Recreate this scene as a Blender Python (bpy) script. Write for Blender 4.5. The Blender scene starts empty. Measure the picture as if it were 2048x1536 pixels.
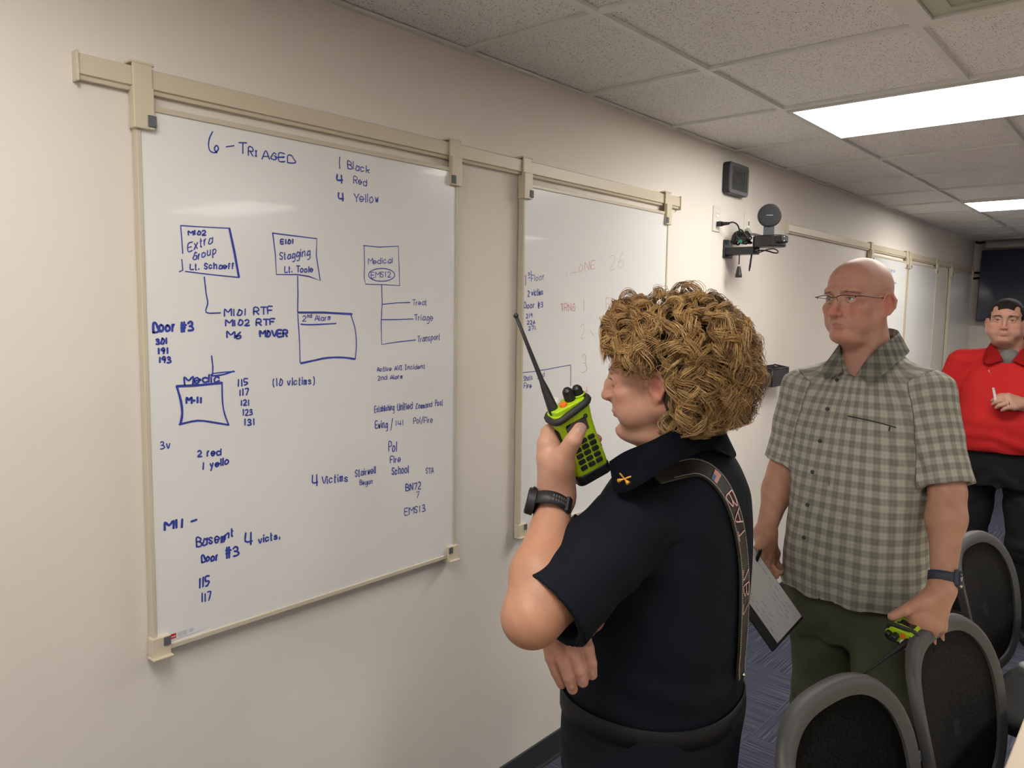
import bpy, bmesh, math, random
import numpy as np
from mathutils import Vector, Matrix
PI = math.pi
R_ = math.radians
COL = bpy.context.scene.collection
scn = bpy.context.scene

# ---------------------------------------------------------------- camera
F_PX = 1529.2                      # focal length in pixels of the 2048x1536 frame
CAM = Vector((1.676, 0.0, 1.690))
_yaw, _pit, _rol = 0.71588, -0.09810, 0.01414
_cy, _sy, _cp, _sp = math.cos(_yaw), math.sin(_yaw), math.cos(_pit), math.sin(_pit)
_f = Vector((-_sy*_cp, _cy*_cp, _sp))
_r0 = Vector((_cy, _sy, 0))
_u0 = _r0.cross(_f)
RIGHT = _r0*math.cos(_rol) + _u0*math.sin(_rol)
UP = -_r0*math.sin(_rol) + _u0*math.cos(_rol)
FWD = _f
cam_d = bpy.data.cameras.new('camera')
cam_d.sensor_width = 36.0
cam_d.lens = F_PX*36.0/2048.0
cam_d.clip_start = 0.05
cam_o = bpy.data.objects.new('camera', cam_d)
COL.objects.link(cam_o)
cam_o.matrix_world = Matrix(((RIGHT.x, UP.x, -FWD.x, CAM.x), (RIGHT.y, UP.y, -FWD.y, CAM.y),
                             (RIGHT.z, UP.z, -FWD.z, CAM.z), (0, 0, 0, 1)))
scn.camera = cam_o

# ---------------------------------------------------------------- colour management, world
scn.view_settings.view_transform = 'Standard'
scn.view_settings.look = 'None'
scn.view_settings.gamma = 1.0
scn.view_settings.use_curve_mapping = False
scn.view_settings.exposure = 0.0
scn.cycles.use_adaptive_sampling = True
scn.cycles.adaptive_threshold = 0.08
scn.cycles.adaptive_min_samples = 16
scn.cycles.max_bounces = 6
world = bpy.data.worlds.new('room_air')
scn.world = world
world.use_nodes = True
world.node_tree.nodes['Background'].inputs[0].default_value = (0.80, 0.76, 0.70, 1)
world.node_tree.nodes['Background'].inputs[1].default_value = 0.12
LIGHT_STRENGTH = 17.0              # the ceiling panels' diffusers (the only lamps of the room)

def ray(px, py):
    return FWD + RIGHT*((px-1024.0)/F_PX) + UP*(-(py-768.0)/F_PX)
def at(px, py, d):
    """the point d metres in front of the lens on the sight line of a photo pixel"""
    return CAM + ray(px, py)*d
def onx(px, py, x):
    r = ray(px, py)
    return CAM + r*((x-CAM.x)/r.x)
def onz(px, py, z):
    r = ray(px, py)
    return CAM + r*((z-CAM.z)/r.z)

# ---------------------------------------------------------------- materials
def mat(name, col, rough=0.6, metal=0.0, spec=0.5, bump=None, var=None, sss=None, emit=None, coat=0.0, trans=0.0, vcol=None, alpha=1.0):
    """bump=(scale, strength, detail)  var=(scale, amount)"""
    m = bpy.data.materials.new(name)
    m.use_nodes = True
    nt = m.node_tree; N = nt.nodes; L = nt.links
    b = N['Principled BSDF']
    b.inputs['Base Color'].default_value = (*col, 1)
    b.inputs['Roughness'].default_value = rough
    b.inputs['Metallic'].default_value = metal
    b.inputs['Specular IOR Level'].default_value = spec
    b.inputs['Coat Weight'].default_value = coat
    b.inputs['Transmission Weight'].default_value = trans
    if sss:
        b.inputs['Subsurface Weight'].default_value = sss
        b.inputs['Subsurface Radius'].default_value = (1.0, 0.35, 0.2)
        b.inputs['Subsurface Scale'].default_value = 0.008
    if emit:
        b.inputs['Emission Color'].default_value = (*emit[0], 1)
        b.inputs['Emission Strength'].default_value = emit[1]
    src = None
    tc = N.new('ShaderNodeTexCoord')
    if vcol:
        a = N.new('ShaderNodeAttribute'); a.attribute_name = vcol
        src = a.outputs['Color']
        L.new(src, b.inputs['Base Color'])
    if var:
        n = N.new('ShaderNodeTexNoise'); n.inputs['Scale'].default_value = var[0]; n.inputs['Detail'].default_value = 4
        L.new(tc.outputs['Object'], n.inputs['Vector'])
        mr = N.new('ShaderNodeMapRange'); mr.inputs['From Min'].default_value = 0.3; mr.inputs['From Max'].default_value = 0.7
        mr.inputs['To Min'].default_value = 1-var[1]; mr.inputs['To Max'].default_value = 1+var[1]
        L.new(n.outputs['Fac'], mr.inputs['Value'])
        mx = N.new('ShaderNodeVectorMath'); mx.operation = 'SCALE'
        if src: L.new(src, mx.inputs[0])
        else: mx.inputs[0].default_value = col
        L.new(mr.outputs[0], mx.inputs['Scale'])
        src = mx.outputs[0]
        L.new(src, b.inputs['Base Color'])
    if bump:
        n = N.new('ShaderNodeTexNoise'); n.inputs['Scale'].default_value = bump[0]
        n.inputs['Detail'].default_value = bump[2] if len(bump) > 2 else 3
        L.new(tc.outputs['Object'], n.inputs['Vector'])
        bp = N.new('ShaderNodeBump'); bp.inputs['Strength'].default_value = bump[1]; bp.inputs['Distance'].default_value = 0.002
        L.new(n.outputs['Fac'], bp.inputs['Height'])
        L.new(bp.outputs[0], b.inputs['Normal'])
    return m

# ---------------------------------------------------------------- object helpers
def link(name, me, m=None, parent=None, smooth=True):
    o = bpy.data.objects.new(name, me)
    COL.objects.link(o)
    if m is not None and not me.materials:
        for q in (m if isinstance(m, (list, tuple)) else [m]): me.materials.append(q)
    if parent is not None:
        o.parent = parent
        o.matrix_parent_inverse = parent.matrix_basis.inverted()
    if smooth:
        me.polygons.foreach_set('use_smooth', [True]*len(me.polygons))
    return o
def obj(name, bm, m=None, parent=None, smooth=False, sharp=None, bevel=None):
    me = bpy.data.meshes.new(name)
    bmesh.ops.recalc_face_normals(bm, faces=bm.faces)
    bm.to_mesh(me); bm.free()
    o = link(name, me, m, parent, smooth)
    if bevel:
        md = o.modifiers.new('bevel', 'BEVEL'); md.width = bevel; md.segments = 3; md.limit_method = 'ANGLE'; md.angle_limit = R_(40)
        md.harden_normals = False
    if smooth and sharp:
        me.set_sharp_from_angle(angle=R_(sharp))
    return o
def tag(o, label=None, cat=None, group=None, kind=None):
    if label: o['label'] = label
    if cat: o['category'] = cat
    if group: o['group'] = group
    if kind: o['kind'] = kind
    return o
def thing(name, label, cat, loc, rz=0.0, group=None):
    o = bpy.data.objects.new(name, None); COL.objects.link(o)
    o.empty_display_size = 0.05
    o.location = loc; o.rotation_euler = (0, 0, rz)
    bpy.context.view_layer.update()
    return tag(o, label, cat, group)
def NB(): return bmesh.new()
def box(bm, c, s, M=None, mi=0):
    r = bmesh.ops.create_cube(bm, size=1.0)
    T = Matrix.Translation(c) @ Matrix.Diagonal((s[0], s[1], s[2], 1))
    if M is not None: T = M @ T
    bmesh.ops.transform(bm, matrix=T, verts=r['verts'])
    if mi:
        for v in r['verts']:
            for f in v.link_faces: f.material_index = mi
    return r['verts']
def cyl(bm, a, b, ra, rb=None, n=16, cap=True):
    a = Vector(a); b = Vector(b); rb = ra if rb is None else rb
    d = b-a; q = d.to_track_quat('Z', 'Y').to_matrix().to_4x4()
    r = bmesh.ops.create_cone(bm, cap_ends=cap, segments=n, radius1=ra, radius2=rb, depth=d.length)
    bmesh.ops.transform(bm, matrix=Matrix.Translation((a+b)/2) @ q, verts=r['verts'])
    return r['verts']
def sph(bm, c, r, n=16, M=None):
    q = bmesh.ops.create_uvsphere(bm, u_segments=n, v_segments=max(6, n//2), radius=1.0)
    s = r if isinstance(r, (tuple, list)) else (r, r, r)
    T = Matrix.Translation(c) @ (M if M is not None else Matrix.Identity(4)) @ Matrix.Diagonal((*s, 1))
    bmesh.ops.transform(bm, matrix=T, verts=q['verts'])
    return q['verts']
def smooth_path(pts, n=8, closed=False):
    P = [Vector(p) for p in pts]
    if len(P) < 3 and not closed: return P
    out = []
    m = len(P)
    rng = range(m) if closed else range(m-1)
    for i in rng:
        p0 = P[(i-1) % m] if (closed or i > 0) else P[0]*2-P[1]
        p1 = P[i]; p2 = P[(i+1) % m]
        p3 = P[(i+2) % m] if (closed or i < m-2) else P[-1]*2-P[-2]
        for k in range(n):
            t = k/n
            out.append(0.5*((2*p1)+(p2-p0)*t+(2*p0-5*p1+4*p2-p3)*t*t+(3*p1-p0-3*p2+p3)*t**3))
    if not closed: out.append(P[-1])
    return out
def tube(bm, pts, r, n=8, closed=False, sm=0, flat=None):
    """r: number or list; flat=(normal, factor) squashes the section along a direction"""
    P = [Vector(p) for p in pts]
    rr = r if isinstance(r, (list, tuple)) else [r]*len(P)
    if sm:
        L0 = len(P); P = smooth_path(P, sm, closed)
        rr = [rr[min(L0-1, int(i/sm))]*(1-(i/sm-int(i/sm))) + rr[min(L0-1, int(i/sm)+1)]*(i/sm-int(i/sm)) for i in range(len(P))]
    rings = []; up = None
    m = len(P)
    for i, p in enumerate(P):
        t = (P[(i+1) % m]-P[(i-1) % m]) if closed else (P[min(i+1, m-1)]-P[max(i-1, 0)])
        if t.length < 1e-9: t = Vector((0, 0, 1))
        t.normalize()
        if up is None:
            up = Vector((0, 0, 1)) if abs(t.z) < 0.9 else Vector((1, 0, 0))
        a = t.cross(up)
        if a.length < 1e-6: a = t.cross(Vector((0.3, 1, 0.2)))
        a.normalize()
        b = t.cross(a).normalized(); up = -b
        ring = []
        for k in range(n):
            w = 2*PI*k/n
            off = a*math.cos(w)*rr[i]+b*math.sin(w)*rr[i]
            if flat: off -= flat[0]*off.dot(flat[0])*(1-flat[1])
            ring.append(bm.verts.new(p+off))
        rings.append(ring)
    for i in range(m if closed else m-1):
        A = rings[i]; B = rings[(i+1) % m]
        for k in range(n):
            bm.faces.new((A[k], A[(k+1) % n], B[(k+1) % n], B[k]))
    if not closed:
        bm.faces.new(rings[0][::-1]); bm.faces.new(rings[-1])
def prism(bm, outline, z0, z1, M=None):
    """outline: list of (x, y); extruded z0..z1; M maps into place"""
    vs0 = [bm.verts.new((x, y, z0)) for x, y in outline]
    vs1 = [bm.verts.new((x, y, z1)) for x, y in outline]
    n = len(outline)
    bm.faces.new(vs0[::-1]); bm.faces.new(vs1)
    for i in range(n): bm.faces.new((vs0[i], vs0[(i+1) % n], vs1[(i+1) % n], vs1[i]))
    if M is not None: bmesh.ops.transform(bm, matrix=M, verts=vs0+vs1)
    return vs0+vs1
def rrect(w, h, r, n=5, cx=0, cy=0):
    out = []
    for sx, sy, a0 in ((1, 1, 0), (-1, 1, 90), (-1, -1, 180), (1, -1, 270)):
        for k in range(n+1):
            a = R_(a0+90*k/n)
            out.append((cx+sx*(w/2-r)+r*math.cos(a), cy+sy*(h/2-r)+r*math.sin(a)))
    return out
def frame_M(o, x, y):
    """matrix whose local x, y are the given directions"""
    x = Vector(x).normalized(); z = x.cross(Vector(y)).normalized(); y = z.cross(x)
    return Matrix(((x.x, y.x, z.x, o[0]), (x.y, y.y, z.y, o[1]), (x.z, y.z, z.z, o[2]), (0, 0, 0, 1)))
# ================================================================ the room
CEIL = 2.455; XR = 6.6; YB = -3.6; YF = 9.22
G0X, G0Y, TILE = 0.478, 2.299, 0.6096       # ceiling grid
M_wall = mat('painted_wall', (0.790, 0.737, 0.668), 0.62, spec=0.3, bump=(260, 0.06, 4), var=(1.3, 0.015))
M_base = mat('charcoal_rubber', (0.035, 0.036, 0.040), 0.5)
M_grid = mat('ceiling_grid_metal', (0.74, 0.73, 0.69), 0.5, var=(9, 0.04))
def ceiling_mat():
    m = mat('ceiling_tile', (0.55, 0.52, 0.48), 0.9, spec=0.15)
    nt = m.node_tree; N = nt.nodes; L = nt.links; b = N['Principled BSDF']
    tc = N.new('ShaderNodeTexCoord')
    def spots(scale, thr, w):
        v = N.new('ShaderNodeTexVoronoi'); v.inputs['Scale'].default_value = scale
        L.new(tc.outputs['Object'], v.inputs['Vector'])
        mr = N.new('ShaderNodeMapRange'); mr.inputs['From Min'].default_value = thr; mr.inputs['From Max'].default_value = thr+w
        L.new(v.outputs['Distance'], mr.inputs['Value'])
        # only some cells carry a pit
        s = N.new('ShaderNodeSeparateColor'); L.new(v.outputs['Color'], s.inputs[0])
        g = N.new('ShaderNodeMath'); g.operation = 'GREATER_THAN'; g.inputs[1].default_value = 0.30
        L.new(s.outputs[0], g.inputs[0])
        mxx = N.new('ShaderNodeMath'); mxx.operation = 'MAXIMUM'
        L.new(mr.outputs[0], mxx.inputs[0]); L.new(g.outputs[0], mxx.inputs[1])
        return mxx.outputs[0]
    a = spots(120, 0.19, 0.10); c = spots(230, 0.24, 0.12)
    mu = N.new('ShaderNodeMath'); mu.operation = 'MULTIPLY'; L.new(a, mu.inputs[0]); L.new(c, mu.inputs[1])
    n = N.new('ShaderNodeTexNoise'); n.inputs['Scale'].default_value = 3; n.inputs['Detail'].default_value = 6
    L.new(tc.outputs['Object'], n.inputs['Vector'])
    cr = N.new('ShaderNodeMix'); cr.data_type = 'RGBA'
    cr.inputs['A'].default_value = (0.26, 0.22, 0.20, 1); cr.inputs['B'].default_value = (0.84, 0.815, 0.79, 1)
    L.new(mu.outputs[0], cr.inputs['Factor'])
    L.new(cr.outputs['Result'], b.inputs['Base Color'])
    bp = N.new('ShaderNodeBump'); bp.inputs['Strength'].default_value = 0.5; bp.inputs['Distance'].default_value = 0.003
    L.new(mu.outputs[0], bp.inputs['Height']); L.new(bp.outputs[0], b.inputs['Normal'])
    return m
def carpet_mat():
    m = mat('carpet_tile', (0.07, 0.08, 0.12), 0.95, spec=0.1)
    nt = m.node_tree; N = nt.nodes; L = nt.links; b = N['Principled BSDF']
    tc = N.new('ShaderNodeTexCoord')
    def noise(sc, vec, det=3):
        mp = N.new('ShaderNodeMapping'); mp.inputs['Scale'].default_value = vec
        L.new(tc.outputs['Object'], mp.inputs['Vector'])
        n = N.new('ShaderNodeTexNoise'); n.inputs['Scale'].default_value = sc; n.inputs['Detail'].default_value = det
        L.new(mp.outputs[0], n.inputs['Vector'])
        return n.outputs['Fac']
    a = noise(1, (190, 3, 1)); c = noise(1, (3, 190, 1))
    ck = N.new('ShaderNodeTexChecker'); ck.inputs['Scale'].default_value = 1/0.61
    mp = N.new('ShaderNodeMapping'); mp.inputs['Location'].default_value = (0.11, 0.2, 0.3)
    L.new(tc.outputs['Object'], mp.inputs['Vector']); L.new(mp.outputs[0], ck.inputs['Vector'])
    mx = N.new('ShaderNodeMix'); mx.data_type = 'FLOAT'
    L.new(ck.outputs['Fac'], mx.inputs['Factor']); L.new(a, mx.inputs['A']); L.new(c, mx.inputs['B'])
    cr = N.new('ShaderNodeValToRGB')
    e = cr.color_ramp.elements
    e[0].position = 0.36; e[0].color = (0.040, 0.046, 0.074, 1)
    e[1].position = 0.68; e[1].color = (0.135, 0.140, 0.180, 1)
    k = cr.color_ramp.elements.new(0.52); k.color = (0.072, 0.079, 0.115, 1)
    L.new(mx.outputs['Result'], cr.inputs['Fac'])
    f = noise(1, (900, 900, 900), 2)
    mr = N.new('ShaderNodeMapRange'); mr.inputs['To Min'].default_value = 0.6; mr.inputs['To Max'].default_value = 1.4
    L.new(f, mr.inputs['Value'])
    sc = N.new('ShaderNodeVectorMath'); sc.operation = 'SCALE'
    L.new(cr.outputs['Color'], sc.inputs[0]); L.new(mr.outputs[0], sc.inputs['Scale'])
    L.new(sc.outputs[0], b.inputs['Base Color'])
    bp = N.new('ShaderNodeBump'); bp.inputs['Strength'].default_value = 0.6; bp.inputs['Distance'].default_value = 0.003
    L.new(f, bp.inputs['Height']); L.new(bp.outputs[0], b.inputs['Normal'])
    return m
def struct(name, bm, m, **k):
    return tag(obj(name, bm, m, **k), kind='structure')
T_ = 0.12
for name, c, s, m in (
    ('floor', (XR/2, (YB+YF)/2, -T_/2), (XR, YF-YB, T_), carpet_mat()),
    ('wall_left', (-T_/2, (YB+YF)/2, CEIL/2), (T_, YF-YB, CEIL), M_wall),
    ('wall_right', (XR+T_/2, (YB+YF)/2, CEIL/2), (T_, YF-YB, CEIL), M_wall),
    ('wall_front', (XR/2, YF+T_/2, CEIL/2), (XR+2*T_, T_, CEIL), M_wall),
    ('wall_back', (XR/2, YB-T_/2, CEIL/2), (XR+2*T_, T_, CEIL), M_wall)):
    b = NB(); box(b, c, s); struct(name, b, m)
b = NB(); box(b, (XR/2, (YB+YF)/2, CEIL+0.006+T_/2), (XR, YF-YB, T_))
ceil_o = struct('ceiling', b, ceiling_mat())
# baseboards: rubber cove base
for name, c, s in (('baseboard_left', (0.004, (YB+YF)/2, 0.048), (0.008, YF-YB, 0.096)),
                   ('baseboard_right', (XR-0.004, (YB+YF)/2, 0.048), (0.008, YF-YB, 0.096)),
                   ('baseboard_front', (XR/2, YF-0.004, 0.048), (XR-.016, 0.008, 0.096)),
                   ('baseboard_back', (XR/2, YB+0.004, 0.048), (XR-.016, 0.008, 0.096))):
    b = NB(); box(b, c, s)
    if name == 'baseboard_left':
        box(b, (0.012, (YB+YF)/2, 0.003), (0.016, YF-YB, 0.006))
    struct(name, b, M_base)
# ceiling grid: inverted tees standing a little proud of the tiles, and wall angle
b = NB()
xs = [G0X+TILE*k for k in range(0, 11) if G0X+TILE*k < XR-0.05]
ys = [G0Y+TILE*k for k in range(-9, 12) if YB+0.1 < G0Y+TILE*k < YF-0.05]
for x in xs: box(b, (x, (YB+YF)/2, CEIL+0.001), (0.024, YF-YB, 0.012))
for y in ys:
    xx = [0]+xs+[XR]
    for x0, x1 in zip(xx[:-1], xx[1:]):
        box(b, ((x0+x1)/2, y, CEIL+0.0005), (x1-x0-0.024, 0.024, 0.010))
grid = obj('grid', b, M_grid, ceil_o)
b = NB()
box(b, (0.009, (YB+YF)/2, CEIL-0.0005), (0.018, YF-YB, 0.008))
box(b, (XR/2, YF-0.009, CEIL-0.0005), (XR-.04, 0.018, 0.008))
struct('trim_1', b, M_grid)
# ceiling lights: 2x4 lay-in panels
M_diff = mat('light_diffuser', (1, 1, 1), 0.4, emit=((1.0, 0.955, 0.895), LIGHT_STRENGTH))
M_lframe = mat('light_frame_metal', (0.62, 0.62, 0.60), 0.4)
M_diff2 = mat('light_diffuser_dimmer', (1, 1, 1), 0.4, emit=((1.0, 0.955, 0.895), LIGHT_STRENGTH*.66))
def panel_light(x0, y0, label, group, m=None):
    w, h = 2*TILE, TILE
    t = thing('ceiling_light', label, 'ceiling light', (x0+w/2, y0+h/2, CEIL), 0, group)
    b = NB()
    for c, s in (((x0+w/2, y0+0.022, CEIL-0.004), (w-0.03, 0.02, 0.014)), ((x0+w/2, y0+h-0.022, CEIL-0.004), (w-0.03, 0.02, 0.014)),
                 ((x0+0.022, y0+h/2, CEIL-0.004), (0.02, h-0.064, 0.014)), ((x0+w-0.022, y0+h/2, CEIL-0.004), (0.02, h-0.064, 0.014))):
        box(b, c, s)
    obj('frame', b, M_lframe, t)
    b = NB(); box(b, (x0+w/2, y0+h/2, CEIL-0.002), (w-0.066, h-0.066, 0.006))
    obj('diffuser', b, m or M_diff, t)
    return t
lab = {0: 'large glowing rectangular ceiling panel above the bald man, the nearer one in view',
       5: 'smaller glowing ceiling panel farther back near the television'}
for k in (-10, -5, 0, 5):
    for col, cx in enumerate((G0X, G0X+5*TILE)):
        y0 = G0Y+TILE*(1+k)
        if y0 < YB or y0+TILE > YF: continue
        seen = col == 0 and k in (0, 5)
        if seen: panel_light(cx, y0, lab[k], 'glowing ceiling panels in view')
        else:
            row = {-10: 'far behind the viewer', -5: 'over the viewer', 0: 'level with the near visible panel', 5: 'level with the far visible panel'}[k]
            panel_light(cx, y0, 'ceiling light panel '+row+(', on the whiteboard side' if col == 0 else ', off to the right'), 'ceiling panels outside the picture', M_diff2 if (k == -5 and col == 0) else None)
# air vent lay-in panel at the top right
M_vent = mat('vent_metal', (0.50, 0.50, 0.42), 0.45, var=(4, 0.06))
x0, y0 = G0X+TILE, G0Y-TILE
t = thing('ceiling_vent', 'square grey-green metal air vent set in the ceiling at upper right', 'ceiling vent', (x0+TILE/2, y0+TILE/2, CEIL))
b = NB()
for c, s in (((x0+TILE/2, y0+.03, CEIL-.004), (TILE-.024, .036, .012)), ((x0+TILE/2, y0+TILE-.03, CEIL-.004), (TILE-.024, .036, .012)),
             ((x0+.03, y0+TILE/2, CEIL-.004), (.036, TILE-.096, .012)), ((x0+TILE-.03, y0+TILE/2, CEIL-.004), (.036, TILE-.096, .012))):
    box(b, c, s)
obj('frame', b, M_grid, t)
b = NB(); box(b, (x0+TILE/2, y0+TILE/2, CEIL+.001), (TILE-.10, TILE-.10, .006)); obj('face_plate', b, M_vent, t)
for k in range(2):
    b = NB(); s = TILE-.2-.14*k
    for c, q in (((0, -s/2, 0), (s, .006, .008)), ((0, s/2, 0), (s, .006, .008)), ((-s/2, 0, 0), (.006, s, .008)), ((s/2, 0, 0), (.006, s, .008))):
        box(b, (x0+TILE/2+c[0], y0+TILE/2+c[1], CEIL-.005), q)
    obj('louver', b, M_vent, t)
# ================================================================ whiteboards on their wall rails
M_cream = mat('cream_plastic', (0.66, 0.585, 0.44), 0.42, bump=(300, 0.03))
M_creamframe = mat('cream_frame_metal', (0.62, 0.555, 0.43), 0.38)
M_white = mat('whiteboard_enamel', (0.84, 0.835, 0.815), 0.22, spec=0.5, coat=0.15, var=(2.2, 0.012))
M_pad = mat('grey_rubber_pad', (0.12, 0.125, 0.14), 0.6)
M_inkb = mat('blue_marker_ink', (0.035, 0.060, 0.38), 0.5)
M_inkb2 = mat('faded_blue_ink', (0.16, 0.20, 0.42), 0.5)
M_inkr = mat('faded_red_ink', (0.72, 0.34, 0.33), 0.5)
M_inkg = mat('faded_grey_ink', (0.50, 0.42, 0.45), 0.5)
M_label = mat('sticker_white', (0.78, 0.79, 0.80), 0.4)
M_red = mat('sticker_red', (0.55, 0.03, 0.04), 0.4)
M_greyprint = mat('grey_print', (0.42, 0.43, 0.46), 0.6)

# single stroke letters: x 0-6, y with 3 = baseline, 9 = capital height, 7 = small letter height
GLY = {
 'A': '0339637|1555', 'B': '030948573606|3655644303', 'C': '5839160413244', 'D': '03093956644303', 'E': '5909035 3|0646',
 'F': '590903|0646', 'G': '583916143354 56 36', 'I': '29 23|0949|0343', 'L': '09 03 53', 'M': '03 09 36 69 63', 'N': '03 09 53 59',
 'O': '29160423446729', 'P': '03094957 46 06', 'R': '03094957 46 06|2653', 'S': '5829072645 44 33 04', 'T': '0969|3933', 'U': '09 04 23 43 54 59',
 'V': '09 33 69', 'W': '09 13 37 53 69', 'Y': '09 36 69|3633', 'Z': '09 59 03 53',
 'a': '5627150413335 4|5753', 'b': '0903|06 27 46 44 23 04', 'c': '4627 06 04 13 44', 'd': '5953|56 27 06 04 23 54', 'e': '0555462706 04 23 44',
 'f': '4829 18 13|0636', 'g': '5627150413 44|5751 30 10', 'h': '0903|0627474 3', 'i': '07 03|0908', 'k': '0903|4605|1543', 'l': '0903',
 'm': '0703|06 27 23|26 47 43', 'n': '0703|062747 43', 'o': '27060413 44 46 27', 'p': '0700|06 27 46 44 23 04', 'r': '0703|0527 37',
 's': '46 27 06 44 23 04', 't': '1913 33|0737', 'u': '07 04 13 33 44|4743', 'v': '07 23 47', 'w': '07 13 26 33 47', 'x': '0743|4703', 'y': '0724|4710',
 '0': '29160423446729', '1': '29 23', '2': '08 29 48 46 03 53', '3': '08 29 48 36 16|3654 33 03', '4': '09 05 55|4943',
 '5': '5909 06 36 55 44 23 03', '6': '49 16 04 23 44 46 05', '7': '0959 23', '8': '26 08 29 48 26 04 13 33 44 26', '9': '46 26 07 29 48 46 33',
 '-': '0646', '/': '0259', '(': '39 17 14 32', ')': '19 37 34 12', '#': '19 12|39 32|0757|0545', '.': '1314', ',': '1412', "'": '19 17', ' ': ''}
GW = {'M': 6.4, 'W': 6.4, 'i': 1, 'l': 1, '1': 3, ' ': 3.4, '.': 2, ',': 2, "'": 1.5, 't': 3.2, 'f': 3.6, 'r': 3.4, '/': 5, '(': 3, ')': 3, 'm': 4.6, 'w': 4.6, '-': 4.4, 'I': 4}
def glyph(ch):
    out = []
    for s in GLY.get(ch, '').split('|'):
        s = s.replace(' ', '')
        s = s[:len(s)//2*2]
        if len(s) >= 4: out.append([(int(s[i]), int(s[i+1])-3) for i in range(0, len(s), 2)])
    return out
GLY['E'] = '59090353|0646'; GLY['A'] = '033963|1555'; GLY['C'] = '58391604133344'; GLY['G'] = '58391604335456' + '36'
GLY['a'] = '5627150413335 4'.replace(' ', '')[:14] + '|5753'; GLY['h'] = '0903|06274743'; GLY['O'] = GLY['0'] = '2916042344462 9'.replace(' ', '') + '29'
GLY['O'] = '29160423445729'; GLY['0'] = '29160423445729'
rw = random.Random(7)
class Ink:
    """marker strokes laid as thin ribbons on a board's face"""
    def __init__(s, plane_x, w=0.0026): s.bm = None; s.x = plane_x; s.w = w; s.n = 0; s.parts = []; s.last = None; s.join = False
    def part(s, kind):
        if s.bm is None or not (s.join or (kind == 'drawn_line' and s.last == kind)):
            s.bm = NB(); s.parts.append((kind, s.bm))
        s.last = kind
    def stroke(s, px, w=None, sm=4, mi=0):
        """px: photo pixels"""
        P = [onx(a, b, s.x) for a, b in px]
        s.ribbon([(p.y, p.z) for p in P], w or s.w, sm, mi)
    def ribbon(s, P, w, sm=4, mi=0):
        P = [Vector((0, a, b)) for a, b in P]
        if sm and len(P) > 2: P = smooth_path(P, sm)
        x = s.x + 0.00003*(s.n % 7); s.n += 1
        L = []; Rr = []
        m = len(P)
        # round caps
        if m < 2: return
        for i, p in enumerate(P):
            t = P[min(i+1, m-1)]-P[max(i-1, 0)]
            if t.length < 1e-9: continue
            t.normalize(); nrm = Vector((0, -t.z, t.y))
            ww = w*0.5*(0.88+0.24*rw.random())
            if i == 0:
                q = p - t*ww*0.7; L.append(q+nrm*ww*0.5); Rr.append(q-nrm*ww*0.5)
            L.append(p+nrm*ww); Rr.append(p-nrm*ww)
            if i == m-1:
                q = p + t*ww*0.7; L.append(q+nrm*ww*0.5); Rr.append(q-nrm*ww*0.5)
        l = [s.bm.verts.new((x, q.y, q.z)) for q in L]; r = [s.bm.verts.new((x, q.y, q.z)) for q in Rr]
        for i in range(len(l)-1):
            f = s.bm.faces.new((l[i], r[i], r[i+1], l[i+1])); f.material_index = mi
    def text(s, txt, x0, y0, x1, y1, h, w=None, mi=0, jit=0.35):
        s.part('handwritten_note')
        """baseline from (x0,y0) to (x1,y1), capital height h, all in photo pixels"""
        tot = sum(GW.get(c, 5.4)+1.5 for c in txt)-1.5
        dx, dy = x1-x0, y1-y0
        cur = 0
        for c in txt:
            gw = GW.get(c, 5.4); jy = rw.uniform(-.35, .35); sc = rw.uniform(.92, 1.08)
            for st in glyph(c):
                pts = []
                for gx, gy in st:
                    u = (cur+gx*gw/5.6+rw.uniform(-jit, jit)*.6)/tot
                    v = (gy*sc+jy+rw.uniform(-jit, jit)*.6)/6.0*h
                    pts.append((x0+dx*u, y0+dy*u-v))
                s.stroke(pts, w or (s.w if h > 12 else s.w*.82), 3, mi)
            cur += gw+1.5
    def build(s, mats, parent, label=None):
        for kind, bm in s.parts:
            me = bpy.data.meshes.new(kind); bm.to_mesh(me); bm.free()
            o = link(kind, me, mats, parent, smooth=False)
            if label: o['label'] = label
def poly(ink, pts, org, sc, w=None, mi=0, sm=0):
    ink.part('drawn_line')
    ink.stroke([(org[0]+a/sc, org[1]+b/sc) for a, b in pts], w, sm, mi)
def txt(ink, t, x0, y0, x1, y1, h, org, sc, w=None, mi=0):
    ink.text(t, org[0]+x0/sc, org[1]+y0/sc, org[0]+x1/sc, org[1]+y1/sc, h/sc, w, mi)

RZ0, RZ1 = 2.126, 2.176     # rail bottom and top
def wall_rail(y0, y1, label):
    t = thing('wall_rail', label, 'rail', (0, (y0+y1)/2, (RZ0+RZ1)/2), 0, 'cream rails along the wall')
    prof = [(0, RZ0+.004), (0, RZ1-.002), (.016, RZ1), (.020, RZ1-.003), (.020, RZ0+.010), (.015, RZ0+.008), (.013, RZ0), (.004, RZ0)]
    b = NB()
    a0 = [b.verts.new((x, y0, z)) for x, z in prof]; a1 = [b.verts.new((x, y1, z)) for x, z in prof]
    b.faces.new(a0); b.faces.new(a1[::-1])
    for i in range(len(prof)): b.faces.new((a0[i], a0[(i+1) % 8], a1[(i+1) % 8], a1[i]))
    obj('channel', b, M_cream, t, bevel=0.0012)
    for y in (y0-.002, y1+.002):
        b = NB(); box(b, (.0125, y, (RZ0+RZ1)/2-.001), (.025, .005, RZ1-RZ0+.008)); obj('end_cap', b, M_cream, t, bevel=0.0015)
    return t
BX = 0.0235     # board face
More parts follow.
